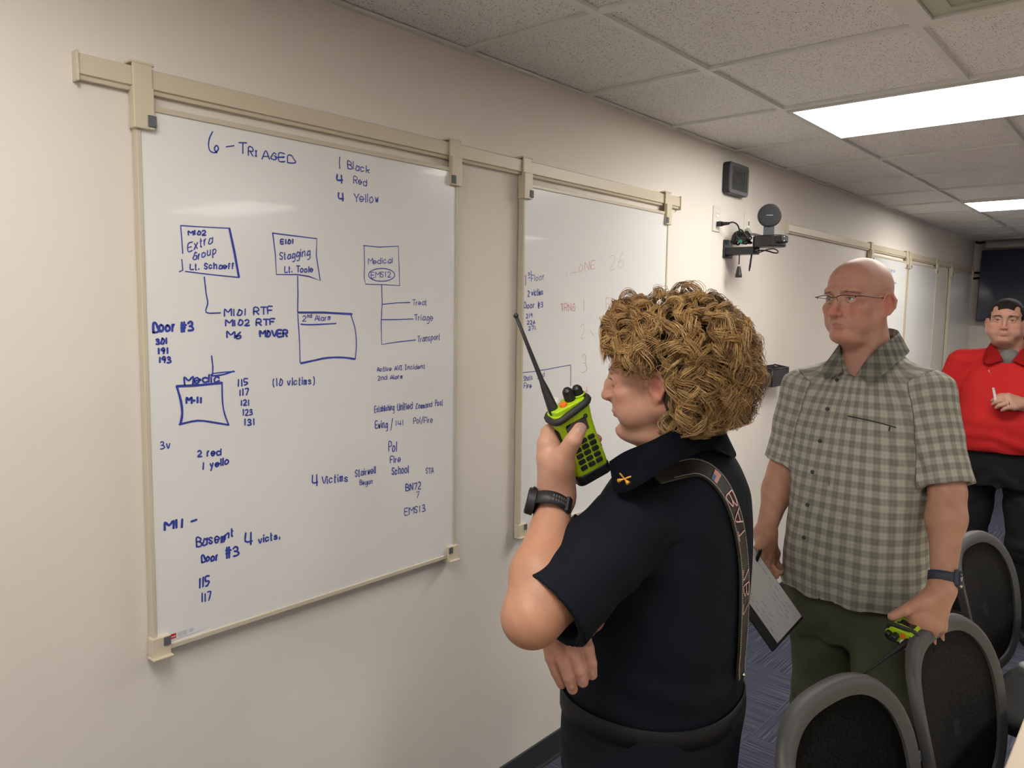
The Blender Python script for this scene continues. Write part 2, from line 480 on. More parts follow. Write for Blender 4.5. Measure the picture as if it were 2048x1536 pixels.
def whiteboard(y0, y1, z0, z1, label, group='framed whiteboards hung from the rails'):
    t = thing('whiteboard', label, 'whiteboard', (0, (y0+y1)/2, z0), 0, group)
    b = NB(); box(b, (BX-.006, (y0+y1)/2, (z0+z1)/2), (.012, y1-y0-.012, z1-z0-.012)); obj('writing_surface', b, M_white, t)
    for c, s in (((.0155, y0+.004, (z0+z1)/2), (.023, .010, z1-z0)), ((.0155, y1-.004, (z0+z1)/2), (.023, .010, z1-z0)),
                 ((.0155, (y0+y1)/2, z0+.005), (.023, y1-y0-.018, .012)), ((.0155, (y0+y1)/2, z1-.005), (.023, y1-y0-.018, .012))):
        b = NB(); box(b, c, s); obj('frame_strip', b, M_creamframe, t, bevel=0.002)
    for sg, y in ((1, y0), (-1, y1)):
        # hanging clip over the rail
        b = NB()
        yc = y+sg*.015
        zt = RZ1+.006
        box(b, (.0245, yc, (RZ0+zt)/2), (.007, .040, zt-RZ0+.004))
        box(b, (.015, yc, zt), (.028, .050, .006))
        box(b, (.0285, yc-sg*.002, (RZ0+z1-.052)/2+.004), (.015, .042, RZ0-z1+.052+.006))
        box(b, (.020, y-sg*.003, (RZ0+z1-.05)/2), (.030, .006, RZ0-z1+.05))
        cl = obj('hanging_clip', b, M_cream, t, bevel=0.0022)
        b = NB(); box(b, (.0368, yc+sg*.013, z1-.034), (.004, .018, .024)); obj('pad', b, M_pad, cl, bevel=0.003)
        # bottom corner
        b = NB()
        box(b, (.0215, yc, z0+.014), (.023, .042, .044))
        box(b, (.026, yc, z0-.010), (.032, .046, .006))
        cl = obj('corner_clip', b, M_cream, t, bevel=0.0025)
        b = NB(); box(b, (.0338, yc+sg*.012, z0+.024), (.004, .016, .020)); obj('pad', b, M_pad, cl, bevel=0.003)
    return t
wall_rail(.603, 2.985, 'cream rail with open lower lip above the two near whiteboards')
wall_rail(4.19, 9.16, 'cream rail on the wall behind the bald man, running to the room corner')
BZ0, BZ1 = .922, 2.100
wb1 = whiteboard(.708, 1.640, BZ0, BZ1, 'large near whiteboard covered with blue handwriting and box diagrams')
wb2 = whiteboard(1.943, 2.885, BZ0, BZ1, 'second whiteboard behind the radio, with faded red and blue notes')
wb3 = whiteboard(5.660, 6.60, BZ0, BZ1, 'whiteboard on the far rail just right of the bald head, faint notes on it')
wb4 = whiteboard(6.66, 7.575, BZ0, BZ1, 'blank whiteboard on the far rail between two others')
wb5 = whiteboard(8.13, 9.10, BZ0, BZ1, 'last whiteboard on the far rail beside the room corner and television')

# ---- writing on the first board
IX = BX+0.0006
A, SA = (280, 230), 3.134
B, SB = (280, 600), 3.2
C_, SC = (280, 860), 3.2
k = Ink(IX)
P = lambda pts, w=None, sm=0, o=A, s=SA: poly(k, pts, o, s, w, 0, sm)
Tt = lambda t, x0, y0, x1, y1, h, w=None, o=A, s=SA: txt(k, t, x0, y0, x1, y1, h, o, s, w)
P([(455, 105), (436, 145), (430, 190), (440, 225), (470, 236), (492, 212), (480, 190), (466, 212), (482, 236)], .0032, 4)
P([(540, 200), (590, 192)], .0032)
k.join = True
# the word slopes down to the right, so each letter stands on its own base
for ch, x0, y0, x1, y1, h in (('T', 620, 238, 665, 240, 66), ('R', 680, 252, 712, 256, 50), ('I', 722, 256, 736, 258, 34), ('A', 765, 274, 808, 276, 56),
                              ('G', 820, 276, 858, 280, 46), ('E', 870, 290, 912, 293, 48), ('D', 925, 298, 972, 301, 48)):
    Tt(ch, x0, y0, x1, y1, h, .003)
P([(848, 268), (905, 262)], .003)
k.join = False
P([(1252, 262), (1250, 300), (1252, 335)], .0026)
Tt('Black', 1302, 334, 1446, 364, 46); Tt('4', 1236, 425, 1274, 428, 50, .005); Tt('Red', 1340, 428, 1424, 445, 40)
Tt('4', 1245, 540, 1280, 542, 52, .0046); Tt('Yellow', 1342, 542, 1500, 552, 54)
P([(268, 868), (262, 780), (255, 693)]); P([(255, 693), (400, 702), (560, 710)])
P([(560, 710), (590, 850), (620, 1016)], .0055); P([(620, 1018), (440, 1000), (285, 980)]); P([(262, 905), (268, 972), (247, 982)])
Tt('M102', 303, 752, 415, 752, 28, .0034); Tt('Extra', 302, 855, 458, 800, 50); Tt('Group', 332, 912, 482, 866, 46); Tt('Lt. Schaeff', 316, 968, 592, 962, 36, .003)
P([(403, 1015), (415, 1120), (425, 1180), (415, 1238), (505, 1240)], .0032, 3)
Tt('M101 RTF', 530, 1262, 835, 1245, 42, .0036); Tt('M102 RTF', 538, 1322, 848, 1315, 36, .004); Tt('M6', 545, 1395, 640, 1402, 40, .0042); Tt('MOVER', 752, 1392, 926, 1386, 38, .0052)
P([(830, 740), (970, 758), (1108, 775), (1105, 880), (1130, 1038), (1060, 1012), (985, 1000), (855, 1000), (848, 870), (832, 740)], .003)
Tt('E101', 882, 808, 965, 805, 26, .0036); Tt('Stagging', 876, 908, 1068, 880, 44); Tt('Lt. Toole', 908, 985, 1086, 985, 38, .003)
P([(988, 1010), (990, 1120), (988, 1236)], .003); P([(990, 1238), (1150, 1238), (1328, 1248)], .0052)
P([(1405, 820), (1408, 940), (1405, 1020), (1414, 1060), (1540, 1064), (1628, 1070), (1624, 950), (1620, 822), (1500, 828), (1400, 818)])
Tt('Medical', 1432, 934, 1586, 928, 36)
P([(1515+82*math.cos(a), 1002-40*math.sin(a)) for a in [2*PI*i/18 for i in range(19)]], None, 3)
Tt('EMS12', 1450, 1020, 1574, 1016, 34)
P([(1515, 1062), (1518, 1180), (1512, 1300), (1515, 1438), (1620, 1422), (1728, 1410)]); P([(1520, 1187), (1600, 1178), (1692, 1175)]); P([(1515, 1283), (1620, 1282), (1712, 1278)])
Tt('Treat', 1708, 1192, 1800, 1190, 32); Tt('Triage', 1720, 1286, 1838, 1288, 36); Tt('Transport', 1740, 1422, 1882, 1406, 36)
P([(1010, 90), (1020, 250), (1025, 400)], .0026, 3, B, SB); P([(1030, 405), (1110, 388), (1200, 370), (1300, 368), (1375, 378)], .005, 3, B, SB); P([(1378, 378), (1385, 290), (1378, 190), (1350, 95)], .0028, 3, B, SB)
q = dict(o=B, s=SB)
Tt('2', 1040, 138, 1066, 136, 34, **q); Tt('nd', 1070, 112, 1100, 110, 22, **q); Tt('Alarm', 1120, 132, 1222, 128, 32, **q); P([(1030, 155), (1100, 158), (1255, 150)], .0034, 3, **q)
Tt('Door', 85, 205, 226, 200, 58, .0052, **q); Tt('#3', 262, 198, 346, 196, 54, .0052, **q)
Tt('301', 103, 282, 178, 280, 34, .0042, **q); Tt('191', 114, 344, 186, 342, 34, .0042, **q); Tt('193', 122, 402, 200, 400, 34, .0042, **q)
P([(458, 357), (466, 430), (463, 488)], .0036, 3, **q); P([(463, 486), (530, 478), (600, 455)], .0038, 3, **q); P([(470, 470), (540, 462), (605, 458)], .003, 3, **q)
Tt('Medic', 285, 541, 520, 522, 50, .0044, **q)
P([(235, 552), (380, 545), (525, 530)], .0056, 3, **q); P([(525, 530), (528, 650), (542, 730), (568, 800)], .0036, 3, **q); P([(568, 800), (480, 785), (370, 772), (252, 796)], .0045, 3, **q); P([(235, 552), (262, 650), (270, 730), (258, 796)], .0055, 3, **q)
Tt('M-11', 298, 660, 398, 658, 34, .0052, **q)
Tt('115', 625, 548, 692, 545, 42, .0036, **q); Tt('117', 636, 610, 696, 608, 38, .0036, **q); Tt('121', 645, 675, 702, 673, 34, .0036, **q); Tt('123', 657, 738, 722, 735, 36, .0032, **q); Tt('131', 666, 802, 738, 800, 38, .0036, **q)
Tt('(10 victims)', 850, 552, 1122, 535, 44, .003, **q)
Tt('Active AVI Incident', 1517, 458, 1826, 438, 28, **q); Tt('2nd Alarm', 1522, 514, 1682, 500, 26, **q)
Tt('Establishing', 1502, 718, 1628, 702, 36, **q); Tt('Unified', 1648, 708, 1745, 698, 44, **q); Tt('Command', 1766, 697, 1870, 685, 34, **q); Tt('Post', 1890, 680, 1940, 672, 36, **q)
Tt('Ewing', 1507, 820, 1586, 815, 42, **q); P([(1605, 835), (1617, 757)], **q); Tt('141', 1635, 805, 1690, 802, 32, **q); Tt('Pol/Fire', 1752, 790, 1875, 783, 38, **q)
Tt('3v', 130, 955, 200, 948, 46, .0028, **q); Tt('2 red', 370, 1005, 520, 990, 42, .0038, **q); Tt('1 yello', 400, 1085, 572, 1048, 42, .0038, **q)
Tt('Pol', 1592, 970, 1646, 966, 60, .003, **q); Tt('Fire', 1602, 1045, 1670, 1036, 42, **q); Tt('School', 1612, 1118, 1720, 1106, 48, .003, **q); Tt('STA', 1830, 1112, 1878, 1106, 36, **q)
Tt('BN72', 1702, 1222, 1800, 1206, 42, .003, **q)
q = dict(o=C_, s=SC)
Tt('7', 1766, 435, 1790, 433, 36, **q); Tt('EMS13', 1695, 546, 1828, 520, 42, **q)
Tt('4', 1105, 362, 1142, 358, 72, .004, **q); Tt('Victims', 1165, 345, 1335, 325, 46, .003, **q); Tt('Stairwell', 1378, 298, 1510, 275, 42, **q); Tt('Begun', 1408, 350, 1490, 345, 30, **q)
Tt('M11', 160, 640, 285, 620, 48, .0054, **q); P([(328, 586), (362, 574)], .0054, 0, **q)
Tt('Basem', 362, 748, 545, 712, 60, .004, **q); Tt('nt', 545, 700, 602, 672, 44, .004, **q); Tt('4', 676, 735, 722, 730, 78, .0046, **q); Tt('victs,', 760, 724, 900, 690, 42, .0038, **q)
Tt('Door', 395, 845, 502, 832, 44, .0044, **q); Tt('#3', 550, 812, 636, 800, 54, .0046, **q)
Tt('115', 378, 1012, 445, 995, 60, .0044, **q); Tt('117', 394, 1102, 455, 1090, 52, .0036, **q)
k.build([M_inkb], wb1)
# maker's sticker at the lower left corner (the code square is left out)
b = NB()
def quad_on(bm, pts, x, mi=0):
    vs = [bm.verts.new(onx(a, c, x)) for a, c in pts]
    f = bm.faces.new(vs); f.material_index = mi; return f
def on_st(u, v): return (280+u/10.24, 1200+v/10.24)
def stq(u0, u1, v0, v1, sh=-.33): # sheared box along the bottom frame
    return [on_st(u0, v0+(u0-640)*sh), on_st(u1, v0+(u1-640)*sh), on_st(u1, v1+(u1-640)*sh), on_st(u0, v1+(u0-640)*sh)]
quad_on(b, stq(600, 1300, 690, 830), IX+.0001)
quad_on(b, stq(630, 740, 705, 805), IX+.0002, 1)
quad_on(b, stq(640, 730, 752, 772), IX+.0003, 0)
for i in range(6): quad_on(b, stq(775, 965, 712+i*15, 718+i*15), IX+.0002, 2)
for i in range(3): quad_on(b, stq(1015, 1095, 722+i*22, 732+i*22), IX+.0002, 2)
me = bpy.data.meshes.new('maker_sticker'); b.to_mesh(me); b.free(); link('maker_sticker', me, [M_label, M_red, M_greyprint], wb1, smooth=False)

# ---- second board
D, SD = (1020, 460), 4.268
k = Ink(IX, .0026)
q = dict(o=D, s=SD)
P([(133, 385), (135, 430), (133, 470)], .003, 0, **q); Tt('st', 155, 392, 190, 378, 38, **q); P([(156, 410), (172, 405)], None, 0, **q)
Tt('Floor', 182, 444, 295, 418, 50, **q); Tt('2 victims', 152, 566, 285, 550, 50, .003, **q); Tt('Door #3', 120, 668, 285, 660, 48, .003, **q)
Tt('219', 137, 750, 195, 745, 34, .0028, **q); Tt('226', 147, 806, 217, 800, 32, .0028, **q); Tt('271', 158, 857, 222, 850, 32, .0028, **q)
P([(105, 1218), (200, 1208), (300, 1192), (515, 1152)], .0026, 0, **q); P([(518, 1154), (520, 1250), (516, 1330)], .0024, 0, **q); P([(520, 1980), (520, 2100), (516, 2300)], .0024, 0, **q)
Tt('Shots', 118, 1290, 195, 1276, 44, **q); Tt('2nd', 235, 1272, 295, 1250, 40, **q); Tt('Fire', 120, 1352, 186, 1345, 40, .0028, **q)
k.build([M_inkb], wb2, 'blue marker writing')
k = Ink(IX, .0024)
T2 = lambda t, x0, y0, x1, y1, h, w=None, mi=0: txt(k, t, x0, y0, x1, y1, h, D, SD, w, mi)
T2('ONE', 585, 358, 735, 326, 66, .002); T2('26', 850, 348, 980, 320, 130, .0018, 1); T2('TRNG', 432, 690, 556, 690, 62, .0028); T2('1', 626, 700, 640, 700, 105, .0018, 1)
T2('FD', 820, 672, 902, 668, 88, .002); T2('2', 606, 932, 642, 922, 116, .0018, 1); T2('3', 615, 1216, 662, 1200, 145, .0022); T2('4', 615, 1397, 672, 1395, 62, .003); T2('N', 820, 905, 862, 900, 92, .0026)
poly(k, [(685, 852), (698, 880), (722, 905)], D, SD, .002, 1); poly(k, [(770, 914), (820, 912), (860, 890)], D, SD, .002, 1)
poly(k, [(520, 368), (570, 358)], D, SD, .0018, 1); poly(k, [(488, 358), (478, 395)], D, SD, .0018, 1)
k.build([M_inkr, M_inkg], wb2, 'pale half-wiped red marker writing')
k = Ink(IX, .004)
k.text('notes', 1768, 541, 1791, 545, 7, .004); k.text('to', 1782, 566, 1794, 568, 4, .004); 
k.build([M_inkb2], wb3)
# ================================================================ smooth bodies: a distance field meshed into one continuous surface
V3 = lambda *a: np.array(a, float)
def A3(v): return np.array([v[0], v[1], v[2]], float)
def rotm(x=0, y=0, z=0):
    from mathutils import Euler
    return np.array(Euler((R_(x), R_(y), R_(z)), 'XYZ').to_matrix())
class Field:
    def __init__(s):
        s.ops = []; s.cuts = []; s.frames = [(np.eye(3), np.zeros(3))]; s.fr = 0; s.disp = None; s.k = 0.01
    def frame(s, R, T):
        s.frames.append((np.array(R, float), np.array(T, float))); s.fr = len(s.frames)-1
    def add(s, f, c, r, k=None, sign=1):
        R, T = s.frames[s.fr]
        s.ops.append((s.fr, f, R @ np.array(c, float) + T, float(r), s.k if k is None else k, sign))
    def ell(s, c, r, rot=None, k=None, sign=1):
        c = np.array(c, float); r = np.array(r, float)
        Q = rot
        def f(P):
            q = P-c
            if Q is not None: q = q @ Q
            a = np.sqrt((((q/r)**2).sum(1)))+1e-9
            b = np.sqrt((((q/(r*r))**2).sum(1)))+1e-9
            return a*(a-1)/b
        s.add(f, c, r.max(), k, sign)
    def cone(s, a, b, ra, rb=None, k=None, sign=1, sq=None):
        """tapered capsule; sq=(dir, f): section squashed by f along dir"""
        a = A3(a); b = A3(b); rb = ra if rb is None else rb
        ba = b-a; L2 = float(ba @ ba)+1e-12
        d = None
        if sq is not None:
            d = A3(sq[0]); d = d - ba*(d @ ba)/L2; d = d/np.linalg.norm(d); g = sq[1]
        def f(P):
            pa = P-a
            h = np.clip((pa @ ba)/L2, 0, 1)
            q = pa - h[:, None]*ba
            if d is not None:
                w = q @ d
                q = q + np.outer(w*(1/g-1), d)
                l = np.sqrt((q*q).sum(1)); rr = ra+(rb-ra)*h
                return (l-rr)*np.where(l > 1e-6, np.sqrt((l*l-(w/g)**2+w*w).clip(1e-12))/np.maximum(l, 1e-6), g)
            return np.sqrt((q*q).sum(1)) - (ra+(rb-ra)*h)
        s.add(f, (a+b)/2, np.sqrt(L2)/2+max(ra, rb), k, sign)
    def chain(s, pts, rad, k=None, sign=1, sq=None):
        for i in range(len(pts)-1): s.cone(pts[i], pts[i+1], rad[i], rad[i+1], k, sign, sq)
    def rbox(s, c, hs, r, rot=None, k=None, sign=1):
        c = np.array(c, float); hs = np.array(hs, float)-r
        def f(P):
            q = P-c
            if rot is not None: q = q @ rot
            q = np.abs(q)-hs
            return np.sqrt((np.maximum(q, 0)**2).sum(1)) + np.minimum(q.max(1), 0) - r
        s.add(f, c, np.linalg.norm(hs)+r, k, sign)
    def loft(s, rings, k=None, sign=1):
        """rings: (centre, right axis, half width, half depth back, half depth front, [power]); axes shared up = line of centres"""
        for i in range(len(rings)-1):
            s._seg(rings[i], rings[i+1], k, sign)
    def _seg(s, A, B, k, sign):
        pass
    def ev(s, P, ops=None):
        ops = s.ops if ops is None else ops
        d = np.full(len(P), 1.0)
        cache = {}
        for fr, f, c, r, k, sg in ops:
            if fr not in cache:
                R, T = s.frames[fr]; cache[fr] = P if fr == 0 else (P-T) @ R
            v = f(cache[fr])
            if sg > 0:
                if k > 0:
                    h = np.clip(.5+.5*(d-v)/k, 0, 1); d = d+(v-d)*h-k*h*(1-h)
                else: d = np.minimum(d, v)
            else:
                v = -v
                if k > 0:
                    h = np.clip(.5-.5*(d-v)/k, 0, 1); d = d+(v-d)*h+k*h*(1-h)
                else: d = np.maximum(d, v)
        if s.disp is not None: d = d+s.disp(P)
        for f in s.cuts: d = np.maximum(d, f(P))
        return d
    def mesh(s, h, N=20, bounds=None):
        pos = [o for o in s.ops if o[5] > 0]
        lo = np.min([o[2]-o[3] for o in pos], 0)-3*h; hi = np.max([o[2]+o[3] for o in pos], 0)+3*h
        if bounds is not None: lo = np.maximum(lo, bounds[0]); hi = np.minimum(hi, bounds[1])
        nb = np.ceil((hi-lo)/(h*N)).astype(int)
        hd = h*N*math.sqrt(3)/2
        cs = np.array([[o[2][0], o[2][1], o[2][2]] for o in s.ops]); rs = np.array([o[3] for o in s.ops]); sg = np.array([o[5] for o in s.ops]); ks = np.array([o[4] for o in s.ops])
        g = np.arange(N+1)
        I, J, K = np.meshgrid(g, g, g, indexing='ij')
        G = np.stack([I, J, K], -1).reshape(-1, 3)
        off = np.array([[0, 0, 0], [1, 0, 0], [0, 1, 0], [1, 1, 0], [0, 0, 1], [1, 0, 1], [0, 1, 1], [1, 1, 1]])
        E = [(0, 1), (2, 3), (4, 5), (6, 7), (0, 2), (1, 3), (4, 6), (5, 7), (0, 4), (1, 5), (2, 6), (3, 7)]
        keys = []; verts = []; quads = []
        D = nb*N+4
        def key(c): return (c[:, 0]*D[1]+c[:, 1])*D[2]+c[:, 2]
        for bx in range(nb[0]):
            for by in range(nb[1]):
                for bz in range(nb[2]):
                    o0 = lo+np.array([bx, by, bz])*N*h
                    cen = o0+N*h/2
                    dist = np.linalg.norm(cs-cen, axis=1)-rs-hd
                    m = dist < ks+0.012
                    if not (m & (sg > 0)).any(): continue
                    ops = [s.ops[i] for i in np.nonzero(m)[0]]
                    dc = s.ev(cen[None], ops)[0]
                    if abs(dc) > hd*1.35+0.02: continue
                    P = o0+G*h
                    v = s.ev(P, ops).reshape(N+1, N+1, N+1)
                    neg = v < 0
                    if neg.all() or not neg.any(): continue
                    base = np.array([bx, by, bz])*N
                    cn = np.zeros((N, N, N), int)
                    for q in off: cn += neg[q[0]:q[0]+N, q[1]:q[1]+N, q[2]:q[2]+N]
                    idx = np.argwhere((cn > 0) & (cn < 8))
                    vals = np.stack([v[idx[:, 0]+q[0], idx[:, 1]+q[1], idx[:, 2]+q[2]] for q in off], 1)
                    acc = np.zeros((len(idx), 3)); cnt = np.zeros(len(idx))
                    for a, b in E:
                        va, vb = vals[:, a], vals[:, b]
                        mm = (va < 0) != (vb < 0)
                        t = np.where(mm, va/np.where(mm, va-vb, 1), 0)
                        acc += np.where(mm[:, None], off[a]+(off[b]-off[a])*t[:, None], 0); cnt += mm
                    verts.append(lo+(base+idx+acc/cnt[:, None])*h)
                    keys.append(key(base+idx+1))
                    for ax in range(3):
                        sl0 = [slice(0, N)]*3; sl1 = [slice(0, N)]*3
                        sl1[ax] = slice(1, N+1)
                        n0 = neg[tuple(sl0)]; n1 = neg[tuple(sl1)]
                        e = np.argwhere(n0 != n1)
                        if not len(e): continue
                        fl = n0[e[:, 0], e[:, 1], e[:, 2]]
                        u, w = (ax+1) % 3, (ax+2) % 3
                        c = base+e+1
                        def sh(du, dw):
                            q = c.copy(); q[:, u] -= du; q[:, w] -= dw; return key(q)
                        Q = np.stack([sh(0, 0), sh(1, 0), sh(1, 1), sh(0, 1)], 1)
                        Q[~fl] = Q[~fl][:, ::-1]
                        quads.append(Q)
        keys = np.concatenate(keys); verts = np.concatenate(verts); quads = np.concatenate(quads)
        o = np.argsort(keys); keys = keys[o]; verts = verts[o]
        ix = np.searchsorted(keys, quads).clip(0, len(keys)-1)
        ok = (keys[ix] == quads).all(1)
        return verts, ix[ok]
def relax(v, f, it=2, lam=0.5):
    n = len(v)
    a = np.concatenate([f[:, [0, 1]], f[:, [1, 2]], f[:, [2, 3]], f[:, [3, 0]]])
    deg = np.bincount(a[:, 0], minlength=n)+np.bincount(a[:, 1], minlength=n)
    for i in range(it):
        for l in (lam, -lam*1.02):
            s = np.zeros((n, 3))
            for c in range(3): s[:, c] = np.bincount(a[:, 0], v[a[:, 1], c], n)+np.bincount(a[:, 1], v[a[:, 0], c], n)
            v = v+l*(s/np.maximum(deg, 1)[:, None]-v)
    return v
def mesh_obj(name, v, f, m, parent, colors=None):
    me = bpy.data.meshes.new(name)
    me.vertices.add(len(v)); me.vertices.foreach_set('co', v.astype(np.float32).ravel())
    me.loops.add(len(f)*4); me.loops.foreach_set('vertex_index', f.astype(np.int32).ravel())
    me.polygons.add(len(f)); me.polygons.foreach_set('loop_start', np.arange(0, len(f)*4, 4, dtype=np.int32))
    me.polygons.foreach_set('loop_total', np.full(len(f), 4, dtype=np.int32))
    me.update(calc_edges=True); me.validate()
    if colors is not None:
        a = me.color_attributes.new('Col', 'FLOAT_COLOR', 'POINT')
        c = np.ones((len(v), 4), np.float32); c[:, :3] = colors
        a.data.foreach_set('color', c.ravel())
    return link(name, me, m, parent, True)
def build(name, F, h, m, parent, color=None, it=2, bounds=None):
    v, f = F.mesh(h, bounds=bounds)
    v = relax(v, f, it)
    return mesh_obj(name, v, f, m, parent, color(v) if color else None)
def noise3(P, s, seed=0):
    """cheap smooth noise, -1..1"""
    rs = np.random.RandomState(seed); o = np.zeros(len(P))
    for i in range(5):
        d = rs.normal(size=3); d /= np.linalg.norm(d); d2 = rs.normal(size=3); d2 /= np.linalg.norm(d2)
        ph = rs.uniform(0, 6.3, 2)
        o += np.sin(P @ d*s*(1+.35*i)+ph[0]+1.4*np.sin(P @ d2*s*.8+ph[1]))
    return o/5*1.6
def plane_cut(p, n):
    p = A3(p); n = A3(n); n = n/np.linalg.norm(n)
    return lambda P: (P-p) @ n
def gauss(P, c, r):
    c = np.array(c, float)
    r = np.array(r if isinstance(r, (tuple, list)) else (r, r, r), float)
    return np.exp(-((((P-c)/r)**2).sum(1)))
# ---- a head: local x = the person's right, y = the way the face looks, z = up, origin between the eyes' height and the ears; metres
SKIN = dict(base=(0.56, 0.33, 0.245), red=(0.56, 0.20, 0.15), lip=(0.44, 0.17, 0.14))
def snap(F, P, it=4, off=0.0):
    P = np.array(P, float).reshape(-1, 3)
    for _ in range(it):
        d = F.ev(P); e = 1e-4
        g = np.stack([F.ev(P+np.eye(3)[i]*e)-d for i in range(3)], 1)/e
        g /= np.linalg.norm(g, axis=1)[:, None]+1e-9
        P = P-(d-off)[:, None]*g
    return P, g
def head_ops(F, Rm, T, s=1.0, jaw=1.0, fat=0.0, nose=1.0, brow=1.0, neck_to=None, female=False, neck_r=.060, nz=0.0, mz=0.0, lip=1.0, ear=1.0, ear_out=20, frown=.5, wr=0.0):
    F.frame(Rm, T)
    e = lambda c, r, k=.012, sg=1, rot=None: F.ell([c[0]*s, c[1]*s, c[2]*s], [q*s for q in r], rot, k*s, sg)
    c_ = lambda a, b, ra, rb, k=.01, sg=1: F.cone([q*s for q in a], [q*s for q in b], ra*s, rb*s, k*s, sg)
    e((0, -.022, .030), (.0765, .098, .0865), .0)
    e((0, .030, .040), (.062, .052, .058), .02)
    e((0, .022, -.030), (.0605+fat, .060, .075), .02)
    for g in (-1, 1):
        c_((g*(.052+fat)*jaw, -.012, -.052), (g*.020*jaw, .068, -.101), .019+fat*.6, .015, .022)
        c_((g*(.056+fat)*jaw, -.010, -.020), (g*(.053+fat)*jaw, -.010, -.055), .017, .018, .02)
        e((g*.047, .052, -.026), (.021+fat, .024, .020), .018)
        e((g*(.040+fat), .045, -.062), (.020+fat*1.4, .030, .030), .02)
    e((0, .076, -.100), (.020*jaw, .016, .016), .016)
    if fat: e((0, .030, -.112), (.045+fat, .040, .020+fat), .02)
    # brow ridge, eye sockets
    for g in (-1, 1):
        c_((g*.012, .0845, .019), (g*.046, .068, .022), .0075*brow, .0075*brow, .012)
    for g in (-1, 1):
        e((g*.032, .090, -.001), (.0175, .0150, .0115), .012, -1)
        e((g*.016, .094, -.004), (.007, .012, .012), .010, -1)
    # eyeball mound with lids, then the slit between the lids
    for g in (-1, 1):
        e((g*.0325, .0660, -.001), (.0165, .0150, .0140), .004)
        c_((g*.019, .0795, .004), (g*.033, .0822, .0075), .0022, .0028, .004); c_((g*.033, .0822, .0075), (g*.0475, .0725, .003), .0028, .0022, .004)
        c_((g*.020, .0790, -.0065), (g*.034, .0800, -.0095), .0016, .002, .005); c_((g*.034, .0800, -.0095), (g*.047, .0730, -.004), .002, .0016, .005)
        e((g*.0325, .0840, -.0008), (.0125, .0100, .0042), .0015, -1)
    e0_, c0_ = e, c_
    e = lambda c, r, k=.012, sg=1, rot=None: e0_((c[0], c[1], c[2]+nz), r, k, sg, rot)
    c_ = lambda a, b, ra, rb, k=.01, sg=1: c0_((a[0], a[1], a[2]+nz), (b[0], b[1], b[2]+nz), ra, rb, k, sg)
    # nose
    n = nose
    e((0, .0700, -.040), (.024, .0200, .034), .014)
    c_((0, .076, .012), (0, .080, -.040), .009, .012, .008)
    c_((0, .0820, .010), (0, .0960, -.018), .0072, .0082*n, .010); c_((0, .0960, -.018), (0, .1065*n, -.0385), .0082*n, .0100*n, .008)
    c_((0, .1065*n, -.0385), (0, .094, -.047), .0090*n, .0065, .006)
    for g in (-1, 1):
        e((g*.0125*n, .0950, -.0415), (.0075*n, .0110, .0080), .006)
        e((g*.0068*n, .0980, -.0490), (.0035, .0058, .0035), .002, -1)
    e = lambda c, r, k=.012, sg=1, rot=None: e0_((c[0], c[1], c[2]+mz), r, k, sg, rot)
    c_ = lambda a, b, ra, rb, k=.01, sg=1: c0_((a[0], a[1], a[2]+mz), (b[0], b[1], b[2]+mz), ra, rb, k, sg)
    # muzzle, lips, mouth line: laid on the surface as it stands so far
    e, c_ = e0_, c0_
    e((0, .066+.004*lip, -.064+mz), (.031, .022, .022), .014)
    Rn, Tn = np.array(Rm), np.array(T)
    def on_face(pts, off=0.0):
        fr = F.fr; w_ = np.array([(p[0], .094, p[1]) for p in pts])*s @ Rn.T+Tn
        w_, _ = snap(F, w_, 8, off)
        return [tuple(q) for q in ((w_-Tn) @ Rn)/s]
    def press(pts, r, k, sg=-1, off=0.0, w_=1.0):
        q = on_face(pts, off)
        for a, b in zip(q[:-1], q[1:]): c_(a, b, r, r, k, sg)
    mw = .0245
    ml = [(t*mw, -.0715+mz-frown*.0035*t*t) for t in (-1, -.7, -.35, 0, .35, .7, 1)]
    up_ = on_face([(x*.80, z+.0040) for x, z in ml], -.0010); lo_ = on_face([(x*.74, z-.0052) for x, z in ml], -.0012)
    for k_ in range(6):
        m_ = 1-abs(k_-2.5)/3.6
        c_(up_[k_], up_[k_+1], (.0024+.0018*m_)*lip, (.0024+.0018*m_)*lip, .004, 1); c_(lo_[k_], lo_[k_+1], (.0028+.0026*m_)*lip, (.0028+.0026*m_)*lip, .004, 1)
    press(ml, .0011, .0024, off=.0002)
    press([(-.012, -.0885+mz), (0, -.0895+mz), (.012, -.0885+mz)], .0035, .009)
    for g in (-1, 1):   # folds beside the nose
        press([(g*.019, -.044+nz*.6), (g*.0265, -.056+mz*.5), (g*.0315, -.0700+mz)], .0012+.0008*wr, .007)
    if wr > 0:
        for g in (-1, 1): press([(g*.0055, .004), (g*.0065, .013), (g*.0050, .024)], .0011*wr, .005)
        for z in (.046, .057, .068): press([(-.038, z-.004), (-.018, z), (0, z-.0015), (.018, z), (.038, z-.004)], .0007*wr, .006)
    e, c_ = e0_, c0_
    # ears
    for g in (-1, 1):
        F.frame(np.array(Rm) @ rotm(0, 0, g*ear_out), np.array(T)+np.array(Rm) @ V3(g*.0765*s, -.016*s, -.018*s))
        e1_, c1_ = e, c_
        e = lambda c, r, k=.012, sg=1: e1_([q*ear for q in c], [q*ear for q in r], k, sg)
        c_ = lambda a, b, ra, rb, k=.01, sg=1: c1_([q*ear for q in a], [q*ear for q in b], ra*ear, rb*ear, k, sg)
        e((g*.003, -.002, .004), (.0070, .0175, .0270), .004)
        e((g*.003, .004, -.019), (.0062, .0095, .0125), .005)
        pts = [(g*.008, .010, .010), (g*.010, .004, .026), (g*.011, -.010, .026), (g*.012, -.019, .010), (g*.011, -.017, -.006), (g*.008, -.006, -.022)]
